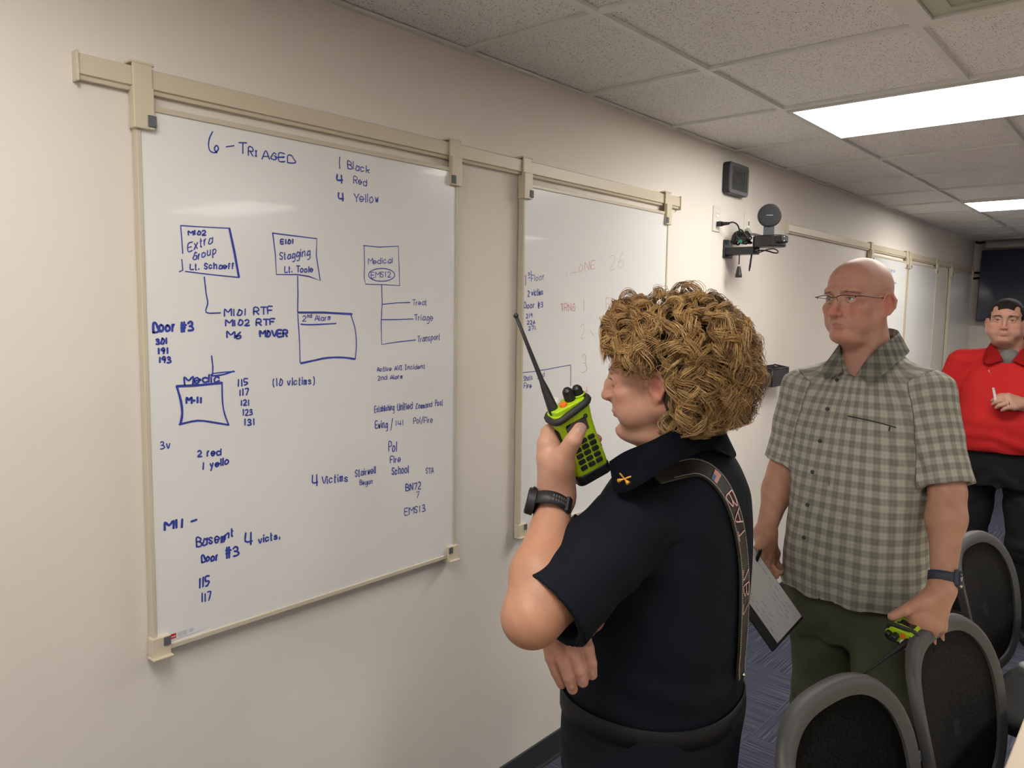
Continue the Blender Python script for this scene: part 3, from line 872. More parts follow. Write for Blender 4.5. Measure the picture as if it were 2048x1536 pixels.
        for a, b in zip(pts[:-1], pts[1:]): c_(a, b, .0034, .0034, .003)
        e((g*.0115, .001, -.002), (.0060, .0085, .0130), .003, -1)
        c_((g*.010, -.004, .012), (g*.009, .004, .018), .003, .003, .003, -1)
        c_((g*.004, .0135, -.004), (g*.006, .0120, -.010), .0045, .0035, .004)
        e, c_ = e1_, c1_
        F.frame(Rm, T)
    F.fr = 0
    if neck_to is not None:
        top = np.array(Rm) @ V3(0, -.030*s, -.055*s)+np.array(T)
        F.cone(top, neck_to, neck_r, neck_r*1.08, .03)
        if not female:
            for g in (-1, 1):
                a = np.array(Rm) @ V3(g*.045*s, -.02*s, -.075*s)+np.array(T)
                b = np.array(neck_to)+np.array(Rm) @ V3(g*.018, .055, -.02)
                F.cone(a, b, .013, .012, .02)
def skin_color(P, Rm, T, s=1.0, redness=1.0, stubble=None, base=None, brow_dark=None, lips=1.0, low=None, mz=0.0):
    q = (P-np.array(T)) @ np.array(Rm) / s
    b = np.array(base or SKIN['base']); r = np.array(SKIN['red']); l = np.array(SKIN['lip'])
    n = noise3(P, 60, 3)*.5+noise3(P, 170, 5)*.5
    w = 0.10+0.08*n
    for c, rad, a in (((.04, .06, -.035), (.028, .04, .026), .55), ((-.04, .06, -.035), (.028, .04, .026), .55), ((0, .105, -.036), (.018, .03, .018), .7),
                      ((.082, -.02, -.015), (.02, .03, .04), .7), ((-.082, -.02, -.015), (.02, .03, .04), .7), ((0, .08, -.1), (.03, .03, .02), .35), ((0, .05, .06), (.05, .05, .035), .25)):
        w = w+a*gauss(q, c, rad)
    w = np.clip(w*redness, 0, 1)[:, None]
    col = b*(1-w)+r*w
    m = lips*np.clip(gauss(q, (0, .092, -.0720+mz), (.021, .016, .0070))*1.9-.5, 0, 1)[:, None]
    col = col*(1-m)+l*m
    if stubble is not None:   # (amount, hair colour, lower limit z)
        amt, hc, kind = stubble
        sp = np.clip(.6+.5*noise3(P, 900, 9)+.4*noise3(P, 500, 2), 0, 1.3)
        if kind == 'head':      # close-cropped sides and back
            z = np.clip((q[:, 2]-.005)/.02, 0, 1)*np.clip((.085-q[:, 2])/.04, 0, 1)*np.clip((.03-q[:, 1])/.03, 0, 1)
            z = np.maximum(z, np.clip((-.03-q[:, 1])/.03, 0, 1)*np.clip((q[:, 2]+.07)/.03, 0, 1)*np.clip((.10-q[:, 2])/.05, 0, 1))
        else:
            z = np.clip((-.052-q[:, 2])/.02, 0, 1)*np.clip((q[:, 1]-.0)/.03, 0, 1)*np.clip((q[:, 2]+.14)/.02, 0, 1)
        z = (z*amt*sp)[:, None]
        col = col*(1-z)+np.array(hc)*z
    if low is not None:         # forearms and hands
        pass
    return np.clip(col, 0.01, 1)
M_skin = mat('skin', (0.56, 0.33, 0.245), 0.48, spec=0.4, vcol='Col', sss=0.12, bump=(420, 0.10, 3))
M_sclera = mat('eye_white', (0.70, 0.66, 0.62), 0.15, coat=0.5)
M_iris = mat('iris_blue_grey', (0.16, 0.22, 0.26), 0.15, coat=0.5)
M_irisb = mat('iris_brown', (0.10, 0.05, 0.03), 0.15, coat=0.5)
M_pupil = mat('pupil', (0.004, 0.004, 0.004), 0.1, coat=0.5)
def W(Rm, T, p, s=1.0):
    return Vector(np.array(Rm) @ (np.array(p, float)*s)+np.array(T))
def eyes(parent, Rm, T, s=1.0, gaze=(0, 1, 0), iris=None, up=1.0):
    gz = Vector(gaze).normalized()
    for g in (-1, 1):
        b = NB()
        r = bmesh.ops.create_uvsphere(b, u_segments=32, v_segments=24, radius=.0122*s)
        q = gz.to_track_quat('Z', 'Y').to_matrix().to_4x4()
        for f in b.faces:
            c = f.calc_center_median().normalized()
            a = math.degrees(math.acos(max(-1, min(1, c.z))))
            f.material_index = 2 if a < 10 else (1 if a < 27 else 0)
        bmesh.ops.transform(b, matrix=Matrix.Translation(Vector((g*.0325, .0667, -.001))*s) @ q, verts=b.verts)
        Mw = Matrix([list(Rm[i])+[T[i]] for i in range(3)]+[[0, 0, 0, 1]])
        bmesh.ops.transform(b, matrix=Mw, verts=b.verts)
        obj('eye', b, [M_sclera, iris or M_iris, M_pupil], parent, smooth=True)
def hair_strip(name, parent, Rm, T, s, m, roots, dirs, ln, rad, seed=0):
    """short straight hairs (brows): each a thin spindle"""
    b = NB(); r = random.Random(seed)
    for p, d in zip(roots, dirs):
        a = W(Rm, T, p, s); d = np.array(d)+np.array([r.uniform(-.25, .25) for _ in range(3)])
        e = W(Rm, T, np.array(p)+d/np.linalg.norm(d)*ln*r.uniform(.6, 1.2), s)
        tube(b, [a, (a+e)/2, e], [rad, rad*.9, rad*.25], 3)
    me = bpy.data.meshes.new(name); b.to_mesh(me); b.free()
    return link(name, me, m, parent)
def brows(parent, Rm, T, s, m, thick=1.0, n=110, seed=1, arch=0.004, F=None):
    r = random.Random(seed)
    for g in (-1, 1):
        roots = []; dirs = []
        for i in range(n):
            t = r.random()
            x = .013+t*.037; y = .0915-.020*t*t-.002*t; z = .0175+arch*math.sin(t*2.4)+r.uniform(-.0035, .0035)*thick*(1-.5*t)
            roots.append((g*x, y, z)); dirs.append((g*(.5+t*.6), -.15-.5*t, .45-.7*t))
        if F is not None:
            wp, _ = snap(F, np.array(roots)*s @ np.array(Rm).T+np.array(T), off=.0004)
            roots = [tuple(q) for q in ((wp-np.array(T)) @ np.array(Rm))/s]
        hair_strip('eyebrow', parent, Rm, T, s, m, roots, dirs, .008, .00032*thick, seed+g)

def lashes(parent, Rm, T, s, F, m=None, r=.0006):
    for g in (-1, 1):
        pts = [(g*.0200, .0815, .0020), (g*.0265, .0850, .0042), (g*.0335, .0850, .0046), (g*.0410, .0810, .0030), (g*.0465, .0760, .0000)]
        wp, _ = snap(F, np.array(pts)*s @ np.array(Rm).T+np.array(T), off=.0002)
        b = NB(); tube(b, [Vector(p) for p in wp], [r*.6, r, r, r, r*.6], 6, sm=4)
        obj('eyelash', b, m or M_lash, parent, smooth=True)
M_lash = mat('eyelash_dark', (.04, .025, .02), .7)
def ray_hit(F, px, py, d0, d1, off=0.0):
    '''first point of the field on a sight line'''
    ds = np.arange(d0, d1, .003); P = np.array([A3(at(px, py, d)) for d in ds]); v = F.ev(P)-off
    k = np.nonzero(v < 0)[0]
    if not len(k): return at(px, py, (d0+d1)/2), -FWD
    k = k[0]; d = ds[k] if k == 0 else ds[k-1]+(ds[k]-ds[k-1])*v[k-1]/(v[k-1]-v[k])
    p = A3(at(px, py, d)); e = 1e-3; c = F.ev(p[None])[0]
    g = np.array([F.ev((p+np.eye(3)[i]*e)[None])[0]-c for i in range(3)]); g /= np.linalg.norm(g)
    return Vector(p), Vector(g)
# ---- hands: every finger is its own chain, rooted in the palm
def hand_ops(F, wrist, palm, fingers, thumb, k=.006, palm_sq=None, pr=.021, k0=.010):
    """wrist: (point, r); palm: list of (point, r) knuckle roots; fingers: list of point lists (root to tip) with radii"""
    for p, r in palm:
        F.cone(wrist[0], p, wrist[1], r, .014, sq=palm_sq)
    for i in range(len(palm)-1):
        F.cone(palm[i][0], palm[i+1][0], palm[i][1], palm[i+1][1], .010, sq=palm_sq)
    for pts, rr in fingers+thumb:
        first = True
        for i in range(len(pts)-1):
            F.cone(pts[i], pts[i+1], rr[i], rr[i+1], k0 if first else .0022)
            first = False
def nail(parent, c, nrm, along, w=.0065, l=.008, m=None):
    """a fingernail: a small curved plate"""
    c = Vector(c); nrm = Vector(nrm).normalized(); along = Vector(along); along = (along-nrm*along.dot(nrm)).normalized(); sd = along.cross(nrm)
    b = NB(); g = []
    for i in range(7):
        row = []
        for j in range(7):
            u = (i/6-.5)*2; v = (j/6-.5)*2
            ww = w*(1-.12*max(0, v)**2) if v > 0 else w*(math.sqrt(max(.15, 1-.5*v*v)))
            p = c+sd*(u*ww)+along*(v*l)+nrm*(.0012-.0030*u*u-.0010*max(0, -v)**2)
            row.append(b.verts.new(p))
        g.append(row)
    for i in range(6):
        for j in range(6): b.faces.new((g[i][j], g[i+1][j], g[i+1][j+1], g[i][j+1]))
    bmesh.ops.solidify(b, geom=b.faces[:], thickness=.0006)
    return obj('fingernail', b, m or M_nail, parent, smooth=True)
M_nail = mat('fingernail', (0.72, 0.47, 0.40), 0.28, coat=0.3)
# ---- cloth sections: a stack of ellipses along a vertical axis
def stack_op(F, secs, p=2.3, k=.02, sign=1, zcap=True):
    """secs: (z, cx, cy, half width, half depth) in the current frame, sorted by z"""
    S = np.array(sorted(secs), float)
    zs = np.linspace(S[0, 0], S[-1, 0], 60)
    # smooth interpolation
    cols = []
    for c in range(1, 5):
        v = np.interp(zs, S[:, 0], S[:, c])
        for _ in range(6): v[1:-1] = (v[:-2]+2*v[1:-1]+v[2:])/4
        cols.append(v)
    z0, z1 = S[0, 0], S[-1, 0]
    def f(P):
        z = np.clip(P[:, 2], z0, z1)
        cx, cy, a, b = [np.interp(z, zs, c) for c in cols]
        x = np.abs(P[:, 0]-cx)/a; y = np.abs(P[:, 1]-cy)/b
        rho = (x**p+y**p+1e-12)**(1/p)
        l = np.sqrt((P[:, 0]-cx)**2+(P[:, 1]-cy)**2)+1e-9
        d = (rho-1)*np.where(rho > .15, l/np.maximum(rho, 1e-6), np.minimum(a, b))*.92
        dz = np.abs(P[:, 2]-(z0+z1)/2)-(z1-z0)/2
        return np.maximum(d, dz)
    c = [(S[:, 1].mean()), (S[:, 2].mean()), (z0+z1)/2]
    F.add(f, c, math.hypot((z1-z0)/2, max(S[:, 3].max(), S[:, 4].max())+.05), k, sign)
# ================================================================ people
FH = Vector((FWD.x, FWD.y, 0)).normalized()      # level direction away from the camera
RH = Vector((-FH.y*-1, -FH.x, 0)) if False else Vector((FH.y, -FH.x, 0))
def facing(phi, pitch=0.0, roll=0.0):
    """phi: degrees turned from facing the camera towards picture left; columns right, forward, up"""
    f = -FH*math.cos(R_(phi)) - RH*math.sin(R_(phi))
    r = Vector((f.y, -f.x, 0)); u = Vector((0, 0, 1))
    f2 = f*math.cos(R_(pitch))+u*math.sin(R_(pitch)); u2 = -f*math.sin(R_(pitch))+u*math.cos(R_(pitch))
    r2 = r*math.cos(R_(roll))+u2*math.sin(R_(roll)); u3 = -r*math.sin(R_(roll))+u2*math.cos(R_(roll))
    return np.array([[r2.x, f2.x, u3.x], [r2.y, f2.y, u3.y], [r2.z, f2.z, u3.z]])
def frus(F, a, b, ra, rb, k=.02, sign=1, sq=None):
    """cone with flat ends"""
    a = A3(a); b = A3(b); ba = b-a; L = float(np.linalg.norm(ba)); u = ba/L
    if sq is not None:
        d = A3(sq[0]); d = d-u*(d @ u); d /= np.linalg.norm(d); g = sq[1]
    def f(P):
        pa = P-a; t = pa @ u
        q = pa-np.outer(t, u)
        if sq is not None: q = q+np.outer((q @ d)*(1/g-1), d)
        rr = ra+(rb-ra)*np.clip(t/L, 0, 1)
        return np.maximum(np.sqrt((q*q).sum(1))-rr, np.abs(t-L/2)-L/2)
    F.add(f, (a+b)/2, L/2+max(ra, rb), k, sign)
class Body:
    """a person's frame: origin on the floor below the trunk"""
    def __init__(s, name_label, px, py, depth, phi):
        p = at(px, py, depth); s.O = Vector((p.x, p.y, 0)); s.R = facing(phi); s.T = np.array([p.x, p.y, 0.0])
        s.root = thing('person', name_label, 'person', (p.x, p.y, 0))
    def w(s, x, y, z): return Vector(s.R @ V3(x, y, z)+s.T)
    def loc(s, P): return (P-s.T) @ s.R
def collar(bd, ctrl, m, name='collar', th=.0025, n=10):
    """ctrl: list of (inner point, fold point, outer point) in the body frame from one tip round the neck to the other"""
    I = smooth_path([bd.w(*c[0]) for c in ctrl], n); Fo = smooth_path([bd.w(*c[1]) for c in ctrl], n); Ou = smooth_path([bd.w(*c[2]) for c in ctrl], n)
    b = NB(); rows = []
    for i in range(len(I)):
        pts = []
        for k in range(4): pts.append(I[i].lerp(Fo[i], k/4))
        for k in range(7): pts.append(Fo[i].lerp(Ou[i], k/6))
        rows.append([b.verts.new(p) for p in pts])
    for i in range(len(rows)-1):
        for j in range(len(rows[0])-1): b.faces.new((rows[i][j], rows[i+1][j], rows[i+1][j+1], rows[i][j+1]))
    bmesh.ops.solidify(b, geom=b.faces[:], thickness=th)
    return obj(name, b, m, bd.root, smooth=True)
def shoe(bd, x, y, m, ang=0):
    Mx = Matrix.Translation(bd.w(x, y, 0)) @ Matrix([list(bd.R[i])+[0] for i in range(3)]+[[0, 0, 0, 1]]) @ Matrix.Rotation(R_(ang), 4, 'Z')
    F = Field(); F.k = .02
    F.ell((0, .10, .035), (.048, .10, .035)); F.ell((0, -.02, .05), (.042, .07, .05)); F.cone((0, -.03, .06), (0, -.04, .11), .045, .045)
    F.cuts.append(lambda P: .002-P[:, 2])
    v, f = F.mesh(.007); v = relax(v, f, 1)
    v = (np.array(Mx.to_3x3()) @ v.T).T+np.array(Mx.translation)
    o = mesh_obj('shoe', v, f, m, bd.root)
    b = NB(); prism(b, [(.048*math.cos(a)*(1 if math.sin(a) > 0 else .85), .045+.155*math.sin(a)*(1 if math.sin(a) > 0 else .9)) for a in [2*PI*i/28 for i in range(28)]], 0, .016, Mx)
    obj('sole', b, M_black, o)
M_black = mat('black_plastic', (0.012, 0.012, 0.013), 0.42)
M_blackr = mat('black_rubber', (0.018, 0.018, 0.019), 0.62)
M_grey = mat('grey_plastic', (0.10, 0.10, 0.10), 0.5)
M_lime = mat('lime_plastic', (0.40, 0.62, 0.012), 0.38, bump=(500, .03))
M_orange = mat('orange_rubber', (0.80, 0.16, 0.01), 0.45)
M_chrome = mat('chrome', (0.6, 0.6, 0.6), 0.18, metal=1)
M_shoe = mat('black_leather', (0.015, 0.014, 0.013), 0.4, bump=(90, .1))
def plaid_mat():
    m = mat('plaid_cotton', (0.3, 0.3, 0.27), 0.85, spec=0.15)
    nt = m.node_tree; N = nt.nodes; L = nt.links; b = N['Principled BSDF']
    a = N.new('ShaderNodeAttribute'); a.attribute_name = 'Col'
    sp = N.new('ShaderNodeSeparateXYZ'); L.new(a.outputs['Vector'], sp.inputs[0])
    def mth(op, x, y=None):
        n = N.new('ShaderNodeMath'); n.operation = op
        for i, v in enumerate((x, y)):
            if v is None: continue
            if isinstance(v, (int, float)): n.inputs[i].default_value = v
            else: L.new(v, n.inputs[i])
        return n.outputs[0]
    nz = N.new('ShaderNodeTexNoise'); nz.inputs['Scale'].default_value = 55; nz.inputs['Detail'].default_value = 4
    tc = N.new('ShaderNodeTexCoord'); L.new(tc.outputs['Object'], nz.inputs['Vector'])
    def band(v, per):
        w = mth('MULTIPLY', v, 2*PI/per)
        s1 = mth('MULTIPLY', mth('ADD', mth('SINE', w), 1.0), .5)
        s2 = mth('MULTIPLY', mth('ADD', mth('SINE', mth('MULTIPLY', w, 3.0)), 1.0), .16)
        return mth('ADD', mth('MULTIPLY', s1, .8), s2)
    u = band(sp.outputs[0], .036); v = band(sp.outputs[1], .034)
    t = mth('ADD', mth('MULTIPLY', u, .5), mth('MULTIPLY', v, .5))
    t = mth('ADD', t, mth('MULTIPLY', mth('SUBTRACT', nz.outputs['Fac'], .5), .25))
    cr = N.new('ShaderNodeValToRGB'); e = cr.color_ramp.elements
    e[0].position = .08; e[0].color = (0.175, 0.170, 0.140, 1)
    e[1].position = .92; e[1].color = (0.46, 0.45, 0.39, 1)
    k = e.new(.50); k.color = (0.285, 0.280, 0.240, 1)
    L.new(t, cr.inputs['Fac']); L.new(cr.outputs[0], b.inputs['Base Color'])
    bp = N.new('ShaderNodeBump'); bp.inputs['Strength'].default_value = .35; bp.inputs['Distance'].default_value = .004
    n2 = N.new('ShaderNodeTexNoise'); n2.inputs['Scale'].default_value = 28; n2.inputs['Detail'].default_value = 5; L.new(tc.outputs['Object'], n2.inputs['Vector'])
    L.new(n2.outputs['Fac'], bp.inputs['Height']); L.new(bp.outputs[0], b.inputs['Normal'])
    return m

# ---------------------------------------------------------------- the bald man in the plaid shirt
man = Body('bald man with glasses in a grey plaid short-sleeved shirt and olive trousers, standing', 1738, 700, 2.07, 52)
mR = facing(58, -1, -1); mT = np.array(at(1714, 598, 2.03)); mS = .935
mL = dict(s=(1856, 790, 1.97), e=(1895, 985, 1.90), w=(1886, 1158, 1.84))
mRr = dict(s=(1612, 782, 2.20), e=(1566, 945, 2.24), w=(1532, 1060, 2.19))
F = Field()
neckb = man.w(0, -.012, 1.54)
head_ops(F, mR, mT, mS, jaw=.96, fat=.0005, frown=1.5, wr=1.0, nose=1.05, brow=1.4, neck_to=neckb, neck_r=.056, lip=.62, ear=1.15, ear_out=30)
F.cone(neckb, man.w(0, -.02, 1.38), .062, .10, .03); F.cone(man.w(0, 0, 1.38), man.w(0, 0, 1.0), .09, .10, .03)
F.cone(man.w(-.13, -.01, 1.44), man.w(.13, -.01, 1.44), .045, .045, .03)
LS, LE, LW = at(*mL['s']), at(*mL['e']), at(*mL['w'])
RS, RE, RW = at(*mRr['s']), at(*mRr['e']), at(*mRr['w'])
F.cone(man.w(-.12, -.01, 1.44), LS, .045, .050, .03); F.cone(man.w(.12, -.01, 1.44), RS, .045, .050, .03)
F.cone(LS, LE, .052, .040, .02); F.cone(RS, RE, .052, .044, .02)
LM = LE.lerp(LW, .30); F.cone(LE, LM, .039, .041, .02); F.cone(LM, LW, .041, .0270, .03)
RM = RE.lerp(RW, .30); F.cone(RE, RM, .038, .040, .02); F.cone(RM, RW, .040, .027, .03)
# left hand round the radio: thumb forward, fingers curled behind the chair back
P_ = lambda a: [at(*q) for q in a]
hand_ops(F, (at(1884, 1178, 1.83), .026), [(at(1822, 1222, 1.80), .017), (at(1842, 1242, 1.80), .018), (at(1862, 1252, 1.81), .018), (at(1878, 1252, 1.83), .016)],
         [(P_([(1826, 1228, 1.80), (1824, 1262, 1.80), (1812, 1288, 1.82), (1804, 1284, 1.85)]), [.0135, .0115, .0100, .0085]),
          (P_([(1844, 1244, 1.80), (1842, 1284, 1.80), (1830, 1305, 1.83), (1816, 1296, 1.86)]), [.0135, .0120, .0105, .0088]),
          (P_([(1862, 1252, 1.81), (1862, 1290, 1.82), (1848, 1308, 1.85), (1834, 1298, 1.88)]), [.0130, .0110, .0100, .0085]),
          (P_([(1878, 1252, 1.83), (1880, 1282, 1.85), (1868, 1298, 1.88), (1856, 1290, 1.90)]), [.0110, .0100, .0088, .0078])],
         [(P_([(1868, 1196, 1.82), (1834, 1208, 1.79), (1808, 1222, 1.78), (1784, 1233, 1.785)]), [.022, .0150, .0120, .0098])])
# right hand closed on the clipboard's edge
hand_ops(F, (at(1531, 1068, 2.185), .027), [(at(1522, 1105, 2.17), .017), (at(1530, 1112, 2.19), .018), (at(1540, 1112, 2.21), .017), (at(1549, 1106, 2.23), .015)],
         [(P_([(1521, 1105, 2.165), (1520, 1126, 2.14), (1530, 1142, 2.13), (1542, 1146, 2.135)]), [.013, .0115, .010, .0085]),
          (P_([(1530, 1112, 2.19), (1531, 1136, 2.16), (1541, 1150, 2.145), (1552, 1152, 2.145)]), [.0135, .012, .0105, .009]),
          (P_([(1540, 1112, 2.21), (1542, 1134, 2.19), (1552, 1146, 2.17), (1561, 1146, 2.165)]), [.013, .0115, .010, .0085]),
          (P_([(1549, 1106, 2.23), (1552, 1124, 2.21), (1560, 1134, 2.20), (1567, 1134, 2.195)]), [.011, .010, .0088, .0075])],
         [(P_([(1527, 1080, 2.16), (1516, 1098, 2.13), (1513, 1116, 2.125), (1517, 1132, 2.13)]), [.019, .0135, .0115, .0095])])
def man_color(P):
    c = skin_color(P, mR, mT, mS, redness=1.35, stubble=(.30, (.30, .24, .20), 'head'), base=(.52, .30, .225))
    low = np.clip((1.35-P[:, 2])/.1, 0, 1)[:, None]
    n = (noise3(P, 90, 1)*.5+.5)[:, None]
    return c*(1-low)+low*(np.array((.47, .245, .165))*(.93+.14*n))
body = build('body', F, .0024, M_skin, man.root, man_color)
eyes(man.root, mR, mT, mS, gaze=(.28, 1, -.03), iris=M_iris)
brows(man.root, mR, mT, mS, mat('sandy_brow_hair', (.27, .18, .12), .7), .8, 90, 5, arch=.001, F=F)
lashes(man.root, mR, mT, mS, F, r=.0004)
# shirt
def torso_uv(bd, P, arms):
    q = bd.loc(P)
    u = np.arctan2(q[:, 0], q[:, 1])*.17; v = q[:, 2].copy()
    for a, b in arms:
        a = A3(a); b = A3(b); ba = b-a; L = np.linalg.norm(ba); d = ba/L
        pa = P-a; t = pa @ d; rad = pa-np.outer(t, d); r = np.linalg.norm(rad, axis=1)
        e2 = a-(bd.T+np.array([0, 0, a[2]])); e2 = e2-d*(e2 @ d); e2 /= np.linalg.norm(e2); e1 = np.cross(d, e2)
        m = t > -9
        u = np.where(m, np.arctan2(rad @ e1, rad @ e2)*.085, u); v = np.where(m, t, v)
    return np.stack([u, v, np.zeros(len(u))], 1)
F = Field(); F.k = .03
F.frame(man.R, man.T)
stack_op(F, [(.925, 0, .012, .196, .150), (1.02, 0, .018, .192, .152), (1.14, 0, .016, .184, .142), (1.28, 0, .008, .188, .132), (1.38, 0, 0, .188, .124), (1.46, 0, -.003, .168, .108), (1.52, 0, -.008, .120, .090), (1.570, 0, -.010, .078, .074), (1.60, 0, -.010, .066, .066)], 2.3)
F.fr = 0
for g, S_ in ((-1, LS), (1, RS)):
    F.cone(man.w(g*.035, -.014, 1.540), S_+Vector((0, 0, .004)), .046, .056, .03)
nT = len(F.ops)
LSe = LS.lerp(LE, .93); RSe = RS.lerp(RE, .86)
frus(F, LS.lerp(LE, -.08), LSe, .058, .064, .03); frus(F, RS.lerp(RE, -.08), RSe, .057, .063, .03)
F.cone(LS, LS.lerp(LE, .4), .060, .056, .03); F.cone(RS, RS.lerp(RE, .4), .060, .056, .03)
nS = len(F.ops); opT, opS = F.ops[:nT], F.ops[nT:nS]
def man_disp(P):
    q = man.loc(P)
    d = noise3(P*np.array([1, 1, .55]), 17, 4)*.0032+noise3(P, 42, 8)*.0010
    # drape folds running down from the chest, pulled folds at the armpits
    d += .0030*np.sin(q[:, 0]*58+q[:, 2]*9+1.5*np.sin(q[:, 2]*7))*np.clip((1.30-q[:, 2])/.25, 0, 1)
    d += .0035*np.sin((q[:, 2]+np.abs(q[:, 0])*1.1)*75+noise3(P, 9, 3)*1.5)*gauss(q, (-.16, .06, 1.33), (.07, .09, .10))
    return d
F.disp = man_disp
# placket edge, hems and the hollow of the sleeve ends and of the tail
for dx in (.014, -.016):
    F.frame(man.R, man.T); F.rbox((dx, .155, 1.20), (.0012, .06, .29), .0005, k=.002, sign=-1) if dx > 0 else None; F.fr = 0
F.ops = [o for o in F.ops if o[5] > 0 or True]
frus(F, LSe.lerp(LS, .22), LSe+(LSe-LS)*.08, .050, .056, .002, -1); frus(F, RSe.lerp(RS, .22), RSe+(RSe-RS)*.08, .049, .055, .002, -1)
F.frame(man.R, man.T); stack_op(F, [(.90, 0, .012, .170, .124), (.95, 0, .016, .168, .126)], 2.3, .002, -1)
F.ell((0, .060, 1.600), (.046, .060, .080), k=.012, sign=-1)
F.fr = 0
SF = F
arms_m = ((LS, LE), (RS, RE))
M_plaid = plaid_mat()
SF = F
def both(P):
    keep = (F.disp, F.cuts); F.disp, F.cuts = None, []
    r = F.ev(P, opT)-F.ev(P, opS); F.disp, F.cuts = keep
    return r
F.cuts = [lambda P: both(P)*.5]
shirt = build('shirt', F, .0042, M_plaid, man.root, lambda P: torso_uv(man, P, ()))
for (a_, b_) in arms_m:
    F.cuts = [lambda P: -both(P)*.5, lambda P, g=(1 if b_ is RE else -1): -man.loc(P)[:, 0]*g]
    bb = [a_, b_]; lo_ = np.array([min(a_[i], b_[i]) for i in range(3)])-.16; hi_ = np.array([max(a_[i], b_[i]) for i in range(3)])+.16
    build('sleeve', F, .0042, M_plaid, shirt, lambda P: torso_uv(man, P, ((a_, b_),)), bounds=(lo_, hi_))
F.cuts = []
# collar
def add_uv(o, bd, su=1.0):
    me = o.data; n = len(me.vertices); co = np.zeros(n*3); me.vertices.foreach_get('co', co); co = co.reshape(-1, 3)
    a = me.color_attributes.new('Col', 'FLOAT_COLOR', 'POINT'); c = np.ones((n, 4), np.float32)
    q = bd.loc(co); c[:, 0] = np.arctan2(q[:, 0], q[:, 1])*.12*su; c[:, 1] = q[:, 2]; c[:, 2] = 0
    a.data.foreach_set('color', c.ravel())
co = collar(man, [((-0.0138, 0.0920, 1.5280), (-0.0172, 0.0920, 1.5340), (-0.0619, 0.1086, 1.5100)),
                  ((-0.0378, 0.0718, 1.5710), (-0.0430, 0.0718, 1.5860), (-0.0843, 0.0902, 1.5340)),
                  ((-0.0568, 0.0230, 1.5910), (-0.0636, 0.0239, 1.6210), (-0.0912, 0.0368, 1.5640)),
                  ((-0.0499, -0.0414, 1.6010), (-0.0550, -0.0460, 1.6440), (-0.0791, -0.0607, 1.5940)),
                  ((0.0000, -0.0718, 1.6060), (0.0000, -0.0773, 1.6520), (0.0000, -0.1030, 1.6040)),
                  ((0.0499, -0.0414, 1.6010), (0.0550, -0.0460, 1.6440), (0.0791, -0.0607, 1.5940)),
                  ((0.0568, 0.0230, 1.5910), (0.0636, 0.0239, 1.6210), (0.0894, 0.0368, 1.5640)),
                  ((0.0378, 0.0718, 1.5710), (0.0430, 0.0718, 1.5860), (0.0826, 0.0883, 1.5380)),
                  ((0.0172, 0.0902, 1.5280), (0.0206, 0.0902, 1.5340), (0.0602, 0.1067, 1.5120))], M_plaid)
add_uv(co, man)
M_btn = mat('dark_button', (0.045, 0.042, 0.04), 0.5)
for px, py in ((1674, 760), (1655, 818), (1640, 882), (1625, 944), (1615, 1010), (1608, 1075)):
    w, g = ray_hit(SF, px, py, 1.6, 2.2)
    b = NB(); cyl(b, w-g*.001, w+g*.0028, .0058, .0050, 20)
    for s in (-1, 1):
        t = g.cross(Vector((0, 0, 1))).normalized(); cyl(b, w+t*.0016*s+g*.0026, w+t*.0016*s+g*.0032, .0006, n=6)
    obj('button', b, M_btn, man.root, smooth=True, sharp=40)
# chest pocket zip
b = NB(); pts = [ray_hit(SF, x, y, 1.6, 2.2, off=.001)[0] for x, y in ((1696, 832), (1716, 836), (1740, 841), (1768, 848), (1792, 855))]
tube(b, [Vector(p) for p in pts], .0016, 6, sm=4)
p5 = ray_hit(SF, 1778, 862, 1.6, 2.2, off=.003)[0]; tube(b, [Vector(pts[-1]).lerp(Vector(pts[-2]), .5), p5], .0018, 6)
obj('pocket_zip', b, mat('dark_zip', (.03, .03, .03), .5), man.root, smooth=True)
# trousers
M_olive = mat('olive_twill', (0.080, 0.084, 0.054), 0.85, spec=.2, var=(14, .12), bump=(60, .35, 5))
hl, hr = man.w(-.098, 0, .90), man.w(.098, 0, .90)
kl, kr = at(1772, 1440, 1.93), at(1650, 1400, 2.14)
al, ar = man.w(-.135, .02, .09), man.w(.135, -.02, .09)
def trouser(bd, hl, hr, kl, kr, al, ar, m, top, cy=0.0, w=(.175, .135), r=(.098, .080, .062), seed=1, amp=.004):
    F = Field(); F.frame(bd.R, bd.T)
    stack_op(F, [(.80, 0, cy, w[0]*.96, w[1]*.98), (.90, 0, cy, w[0], w[1]), (top, 0, cy, w[0]*.97, w[1])], 2.3); F.fr = 0
    for h, k_, a in ((hl, kl, al), (hr, kr, ar)):
        F.cone(h, k_, r[0], r[1], .025); F.cone(k_, a, r[1], r[2], .03)
    F.frame(bd.R, bd.T); F.cone((0, -.02, .60), (0, 0, .80), .008, .006, .03, -1); F.fr = 0
    def disp(P):
        q = bd.loc(P)
        d = noise3(P*np.array([1, 1, 1.3]), 15, seed)*amp+noise3(P, 38, seed+2)*amp*.35
        d += amp*1.3*np.sin((q[:, 2]*1.0+np.abs(q[:, 0])*.7)*70+noise3(P, 8, seed+5)*2)*gauss(q, (0, .10, .80), (.14, .12, .07))
        d += amp*1.1*np.sin(q[:, 2]*95+noise3(P, 9, seed+6)*2.2)*(gauss(q, bd.loc(A3(kl)[None])[0], (.1, .12, .08))+gauss(q, bd.loc(A3(kr)[None])[0], (.1, .12, .08)))
        return d
    F.disp = disp
    F.cuts.append(lambda P: .045-P[:, 2])
    return build('trousers', F, .0055, m, bd.root)
trouser(man, hl, hr, kl, kr, al, ar, M_olive, .965, seed=11)
shoe(man, -.14, .0, M_shoe, 8); shoe(man, .14, -.04, M_shoe, -8)
